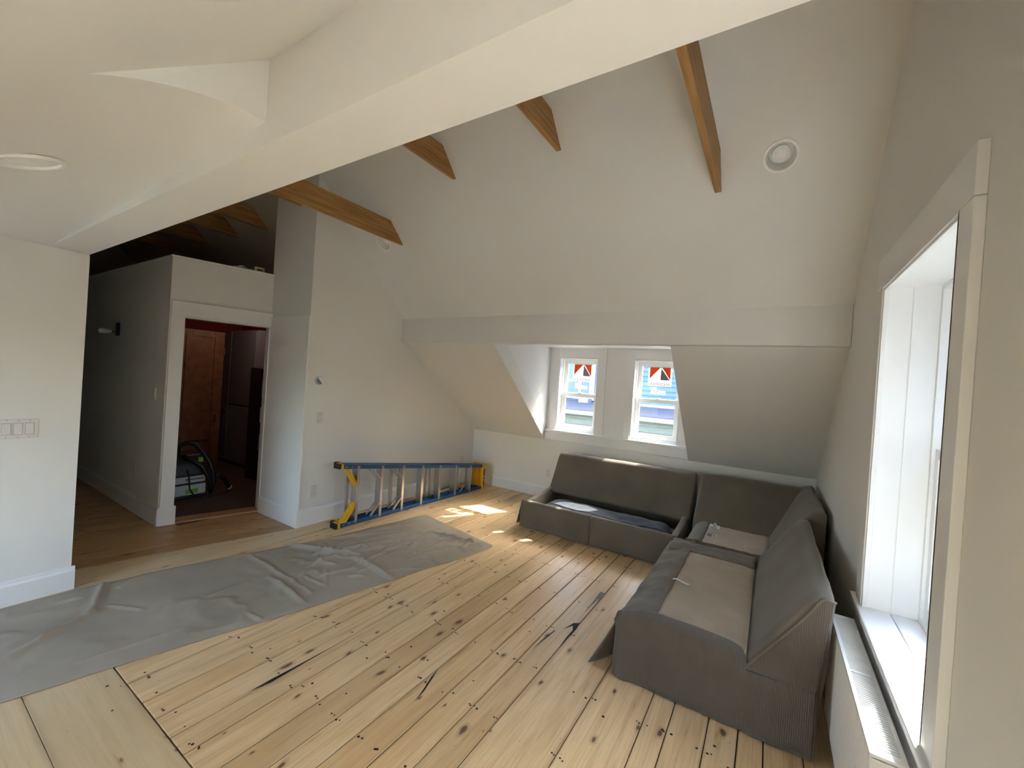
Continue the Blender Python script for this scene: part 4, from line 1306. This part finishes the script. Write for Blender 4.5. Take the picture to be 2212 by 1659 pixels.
for y in (1.75, 2.32):
    MB().box((RX1, y-.015, .35), (XR, y+.015, .50)).build('wall_bracket', M['rad'], RD)

# ------------------------------------------------------------------ things in the dim room behind the doorway
PD = thing('panel_door', 'loose brown four panel wooden door standing inside the doorway', 'door', (-6.72, 2.42, .002))
DY0, DY1, DZ = 2.02, 2.83, 1.97
for y0, y1, z0, z1 in ((DY0, DY0+.11, 0, DZ), (DY1-.12, DY1, 0, DZ), (2.37, 2.44, 0, DZ)):
    MB().box((-6.74, y0, .002+z0), (-6.70, y1, .002+z1)).build('stile', M['door_wood'], PD, .003)
for z0, z1 in ((0, .22), (.44, .75), (1.88, DZ)):
    for y0, y1 in ((DY0+.11, 2.37), (2.44, DY1-.12)):
        MB().box((-6.74, y0, .002+z0), (-6.702, y1, .002+z1)).build('rail', M['door_wood'], PD, .003)
for z0, z1 in ((.22, .44), (.75, 1.88)):
    for y0, y1 in ((DY0+.11, 2.37), (2.44, DY1-.12)):
        MB().box((-6.728, y0, .002+z0), (-6.714, y1, .002+z1)).build('panel', M['door_wood'], PD)
MB().box((-6.701, 2.745, .68), (-6.697, 2.775, .79)).build('lock_plate', M['brass'], PD)
for z in (1.70, .25): MB().box((-6.73, DY1, z-.05), (-6.695, DY1+.012, z+.05)).build('hinge', M['brass'], PD)
CB = thing('tall_cabinet', 'tall grey metal cabinet behind the brown door', 'cabinet', (-6.9, 3.3, .002))
MB().box((-7.40, 3.12, .03), (-6.36, 3.50, 2.05)).build('body', M['fridge'], CB, .008)
MB().box((-7.39, 3.098, .06), (-7.12, 3.12, 2.03)).build('door', M['fridge'], CB, .006)
MB().box((-7.10, 3.098, .92), (-6.37, 3.12, 2.03)).build('door', M['fridge'], CB, .006)
MB().box((-7.10, 3.098, .06), (-6.37, 3.12, .90)).build('door', M['fridge'], CB, .006)
MB().box((-7.29, 3.07, .82), (-7.15, 3.09, .84)).build('handle', M['chrome'], CB, .003)
for x in (-7.36, -6.44): MB().box((x, 3.15, .002), (x+.05, 3.45, .03)).build('foot', M['rubber'], CB)
BS = thing('bookcase', 'black bookcase at the right inside the doorway', 'bookcase', (-5.6, 2.98, .002))
MB().box((-6.02, 2.88, .002), (-5.76, 3.10, 1.50)).build('side_panel', M['black'], BS)
MB().box((-5.24, 2.88, .002), (-5.20, 3.10, 1.50)).build('side_panel', M['black'], BS)
MB().box((-5.76, 3.08, .002), (-5.24, 3.10, 1.50)).build('back_panel', M['black'], BS)
for z in (.04, .40, .76, 1.12, 1.48): MB().box((-5.76, 2.88, z), (-5.24, 3.08, z+.02)).build('shelf', M['black'], BS)
bc = [('red', M['red']), ('pale', M['paper']), ('tan', M['box_print']), ('green', M['green']), ('grey', M['fridge']), ('blue', M['ladder_blue'])]
z_names = {.42: 'second', .78: 'third', 1.14: 'top'}
for z in (.42, .78, 1.14):
    x = -5.74
    for k in range(4):
        cn, mt = bc[(k+int(z*10)) % 6]
        w = .028+.006*((k*7) % 3)
        bk_ = thing('book', '%s book, number %d from the left on the %s shelf of the black bookcase' % (cn, k+1, z_names[z]), 'book', (x+w/2, 2.97, z), 'books in the black bookcase')
        MB().box((x, 2.89, z), (x+w, 3.03, z+.2+.015*k)).build('cover', mt, bk_, .002)
        MB().box((x+.003, 2.895, z+.198+.015*k), (x+w-.003, 3.027, z+.2012+.015*k)).build('pages', M['paper'], bk_)
        x += w+.002
VC = thing('shop_vacuum', 'black and pale grey shop vacuum with a coiled black hose', 'vacuum', (-5.62, 2.0, .002))
MB().box((-5.86, 1.78, .002), (-5.42, 2.20, .045)).build('wheel_base', M['vac_black'], VC, .015)
MB().box((-5.85, 1.79, .045), (-5.402, 2.185, .165)).build('dust_tank', M['vac_grey'], VC, .015)
MB().box((-5.85, 1.785, .165), (-5.398, 2.19, .180)).build('seal', M['vac_black'], VC, .004)
MB().box((-5.85, 1.79, .180), (-5.404, 2.175, .255)).build('collar', M['vac_grey'], VC, .012)
for k in range(12): MB().box((-5.405, 1.985+.014*k, .212), (-5.4025, 1.993+.014*k, .232)).build('vent_slot', M['vac_black'], VC)
MB().prism([(-5.84, .255), (-5.41, .255), (-5.44, .40), (-5.50, .48), (-5.72, .50), (-5.84, .44)], 1.80, 2.165, 'Y').build('motor_head', M['vac_black'], VC, .02, 3)
MB().box((-5.406, 1.985, .065), (-5.3995, 2.105, .115)).build('name_strip', M['green'], VC, .001)
MB().box((-5.47, 2.10, .40), (-5.425, 2.15, .455)).build('switch_knob', M['green'], VC, .004)
hp = []
for k in range(40):
    a = k/39
    hp.append((-5.62+.10*math.cos(a*7)+.05*a, 2.02+.16*math.sin(a*6.0)+.10*a, .52+.09*math.sin(a*PI)-.30*a*a))
MB().tube([(-5.60, 1.95, .48), (-5.58, 1.97, .57), (-5.54, 2.02, .61), (-5.48, 2.08, .60), (-5.43, 2.14, .52), (-5.39, 2.20, .40), (-5.38, 2.235, .28), (-5.38, 2.245, .16), (-5.40, 2.235, .08), (-5.46, 2.25, .045)], .024, 12).build('hose', M['vac_black'], VC, smooth=True)
MB().tube([(-5.50, 1.98, .47), (-5.42, 2.04, .44), (-5.36, 2.12, .36), (-5.34, 2.18, .22), (-5.36, 2.20, .10), (-5.42, 2.24, .04)], .022, 12).build('hose', M['vac_black'], VC, smooth=True)
MB().tube([(-5.46, 2.25, .06), (-5.47, 2.29, .20), (-5.46, 2.34, .22), (-5.46, 2.39, .16), (-5.47, 2.44, .07), (-5.48, 2.46, .04)], .023, 12).build('hose', M['vac_black'], VC, smooth=True)
MB().tube([(-5.475, 2.452, .052), (-5.485, 2.475, .030)], .027, 12).build('hose_cuff', M['vac_grey'], VC, smooth=True)
MB().tube([(-5.42, 2.00, .33), (-5.385, 2.01, .24), (-5.385, 2.02, .12), (-5.39, 2.06, .05), (-5.40, 2.12, .03)], .006, 8).build('power_cord', M['rubber'], VC, smooth=True)

# ------------------------------------------------------------------ small things left on the loft edge
lb = thing('small_box', 'small tan printed box on the loft edge above the doorway', 'box', dp(.70, -.06, LOFT+.016))
def dpb(nm, s0, s1, o0, o1, z0, z1, mat, par, bev=.002): return dbox(MB(), s0, s1, o0, o1, LOFT+.016+z0, LOFT+.016+z1).build(nm, mat, par, bev)
dpb('carton', .655, .745, -.10, -.03, 0, .052, M['box_print'], lb)
dpb('print_mark', .675, .725, -.0305, -.0295, .014, .036, M['ink'], lb, 0)
pr = thing('crumpled_paper', 'crumpled white paper beside the small box on the loft', 'paper', dp(.56, -.06, LOFT+.016))
def crump(u, v):
    q = dp(.47+.17*u, -.12+.10*v, LOFT+.018+.022*math.sin(u*PI)*(.5+.5*math.sin(u*9+v*4))+.012*v+.006*fbm((u*3, v*3, 1), 3))
    return q
sheet(crump, 14, 8, .001).build('sheet_of_paper', M['label'], pr)

# ------------------------------------------------------------------ outside: neighbour house seen through the dormer
NB = thing('neighbour_house', 'blue clapboard house seen through the dormer windows', 'house', (-3.0, 10.0, -6))
MB().box((-9.5, 10.02, -6), (5.0, 15, 3.2)).build('wall', M['blue_siding'], NB)
z = 1.10
while z < 3.15:
    for x0, x1 in ((-9.5, -4.78), (-3.80, 5.0)):
        MB().hexa([(x0, 9.985, z), (x1, 9.985, z), (x1, 10.02, z), (x0, 10.02, z)], [(x0, 10.012, z+.108), (x1, 10.012, z+.108), (x1, 10.02, z+.108), (x0, 10.02, z+.108)]).build('clapboard', M['blue_siding'], NB)
    z += .112
wd = MB().box((-4.70, 9.99, 1.30), (-3.93, 10.02, 2.5)).build('window', M['ext_glass'], NB)
for x0, x1, z0, z1 in ((-4.78, -4.70, 1.2, 2.6), (-3.93, -3.80, 1.2, 2.6), (-4.22, -4.15, 1.3, 1.68), (-4.70, -3.93, 1.66, 1.71), (-4.70, -3.93, 1.22, 1.30), (-4.78, -3.80, 2.5, 2.62)):
    MB().box((x0, 9.965, z0), (x1, 9.99, z1)).build('window_trim', M['ext_white'], wd)
for k in range(9):
    MB().box((-3.2+.30*k, 9.95, 1.13), (-2.91+.30*k, 9.985, 1.22)).build('trim_block', M['ext_white'], NB)
MB().box((-4.10, 9.70, 1.07), (-3.84, 9.98, 1.25)).build('vent_box', M['fridge'], NB, .01)
MB().hexa([(-9.5, 8.50, 1.00), (5, 8.50, 1.00), (5, 10.02, 1.06), (-9.5, 10.02, 1.06)], [(-9.5, 8.50, 1.03), (5, 8.50, 1.03), (5, 10.02, 1.17), (-9.5, 10.02, 1.17)]).build('porch_roof', M['shingle'], NB)
MB().box((-9.5, 8.42, .92), (5, 8.54, 1.01)).build('gutter', M['mint'], NB, .015)
MB().box((-9.5, 8.60, -6), (5, 10.0, .99)).build('porch_wall', M['green_siding'], NB)
z = -.6
while z < .9:
    MB().hexa([(-9.5, 8.555, z), (5, 8.555, z), (5, 8.60, z), (-9.5, 8.60, z)], [(-9.5, 8.585, z+.125), (5, 8.585, z+.125), (5, 8.60, z+.125), (-9.5, 8.60, z+.125)]).build('clapboard', M['green_siding'], NB)
    z += .13
MB().prism([(9.7, 3.15), (15.3, 3.15), (15.3, 3.35), (12.5, 5.2), (9.7, 3.35)], -9.8, 5.3, 'X').build('roof', M['shingle'], NB)
struct(MB().box((-40, -30, -6.3), (40, 40, -6)).build('ground_outside', M['ground']))

# unseen dim bulb added to brighten the room behind the doorway
lamp = thing('fill_bulb', 'unseen bulb added as fill light in the dim room behind the doorway', 'light', (-5.9, 2.75, LOFT-.1))
MB().tube([(-5.9, 2.75, LOFT-.1), (-5.9, 2.75, LOFT-.16)], .02, 12).build('socket', M['white'], lamp)
MB().tube([(-5.9, 2.75, LOFT-.16), (-5.9, 2.75, LOFT-.20), (-5.9, 2.75, LOFT-.24), (-5.9, 2.75, LOFT-.26)], [.015, .03, .028, .01], 14).build('bulb', M['bulb'], lamp, smooth=True)
ld = bpy.data.lights.new('closet_fill', 'POINT'); ld.energy = .45; ld.color = (1, .8, .6); ld.shadow_soft_size = .05
lo = bpy.data.objects.new('closet_fill', ld); COL.objects.link(lo); lo.location = (-5.9, 2.75, LOFT-.32)

# unseen house-shaped block added to cut sky light at the gable window
N2 = thing('sky_blocker', 'unseen dark block added beyond the gable wall to hold back sky light', 'house', (6.05, -6.7, -6))
MB().box((2.6, -14, -6), (9.5, .6, 4.6)).build('wall', M['blocker_dark'], N2)
MB().prism([(2.4, 4.6), (9.8, 4.6), (6.1, 7.2)], -14.3, .8, 'Y').build('roof', M['shingle'], N2)
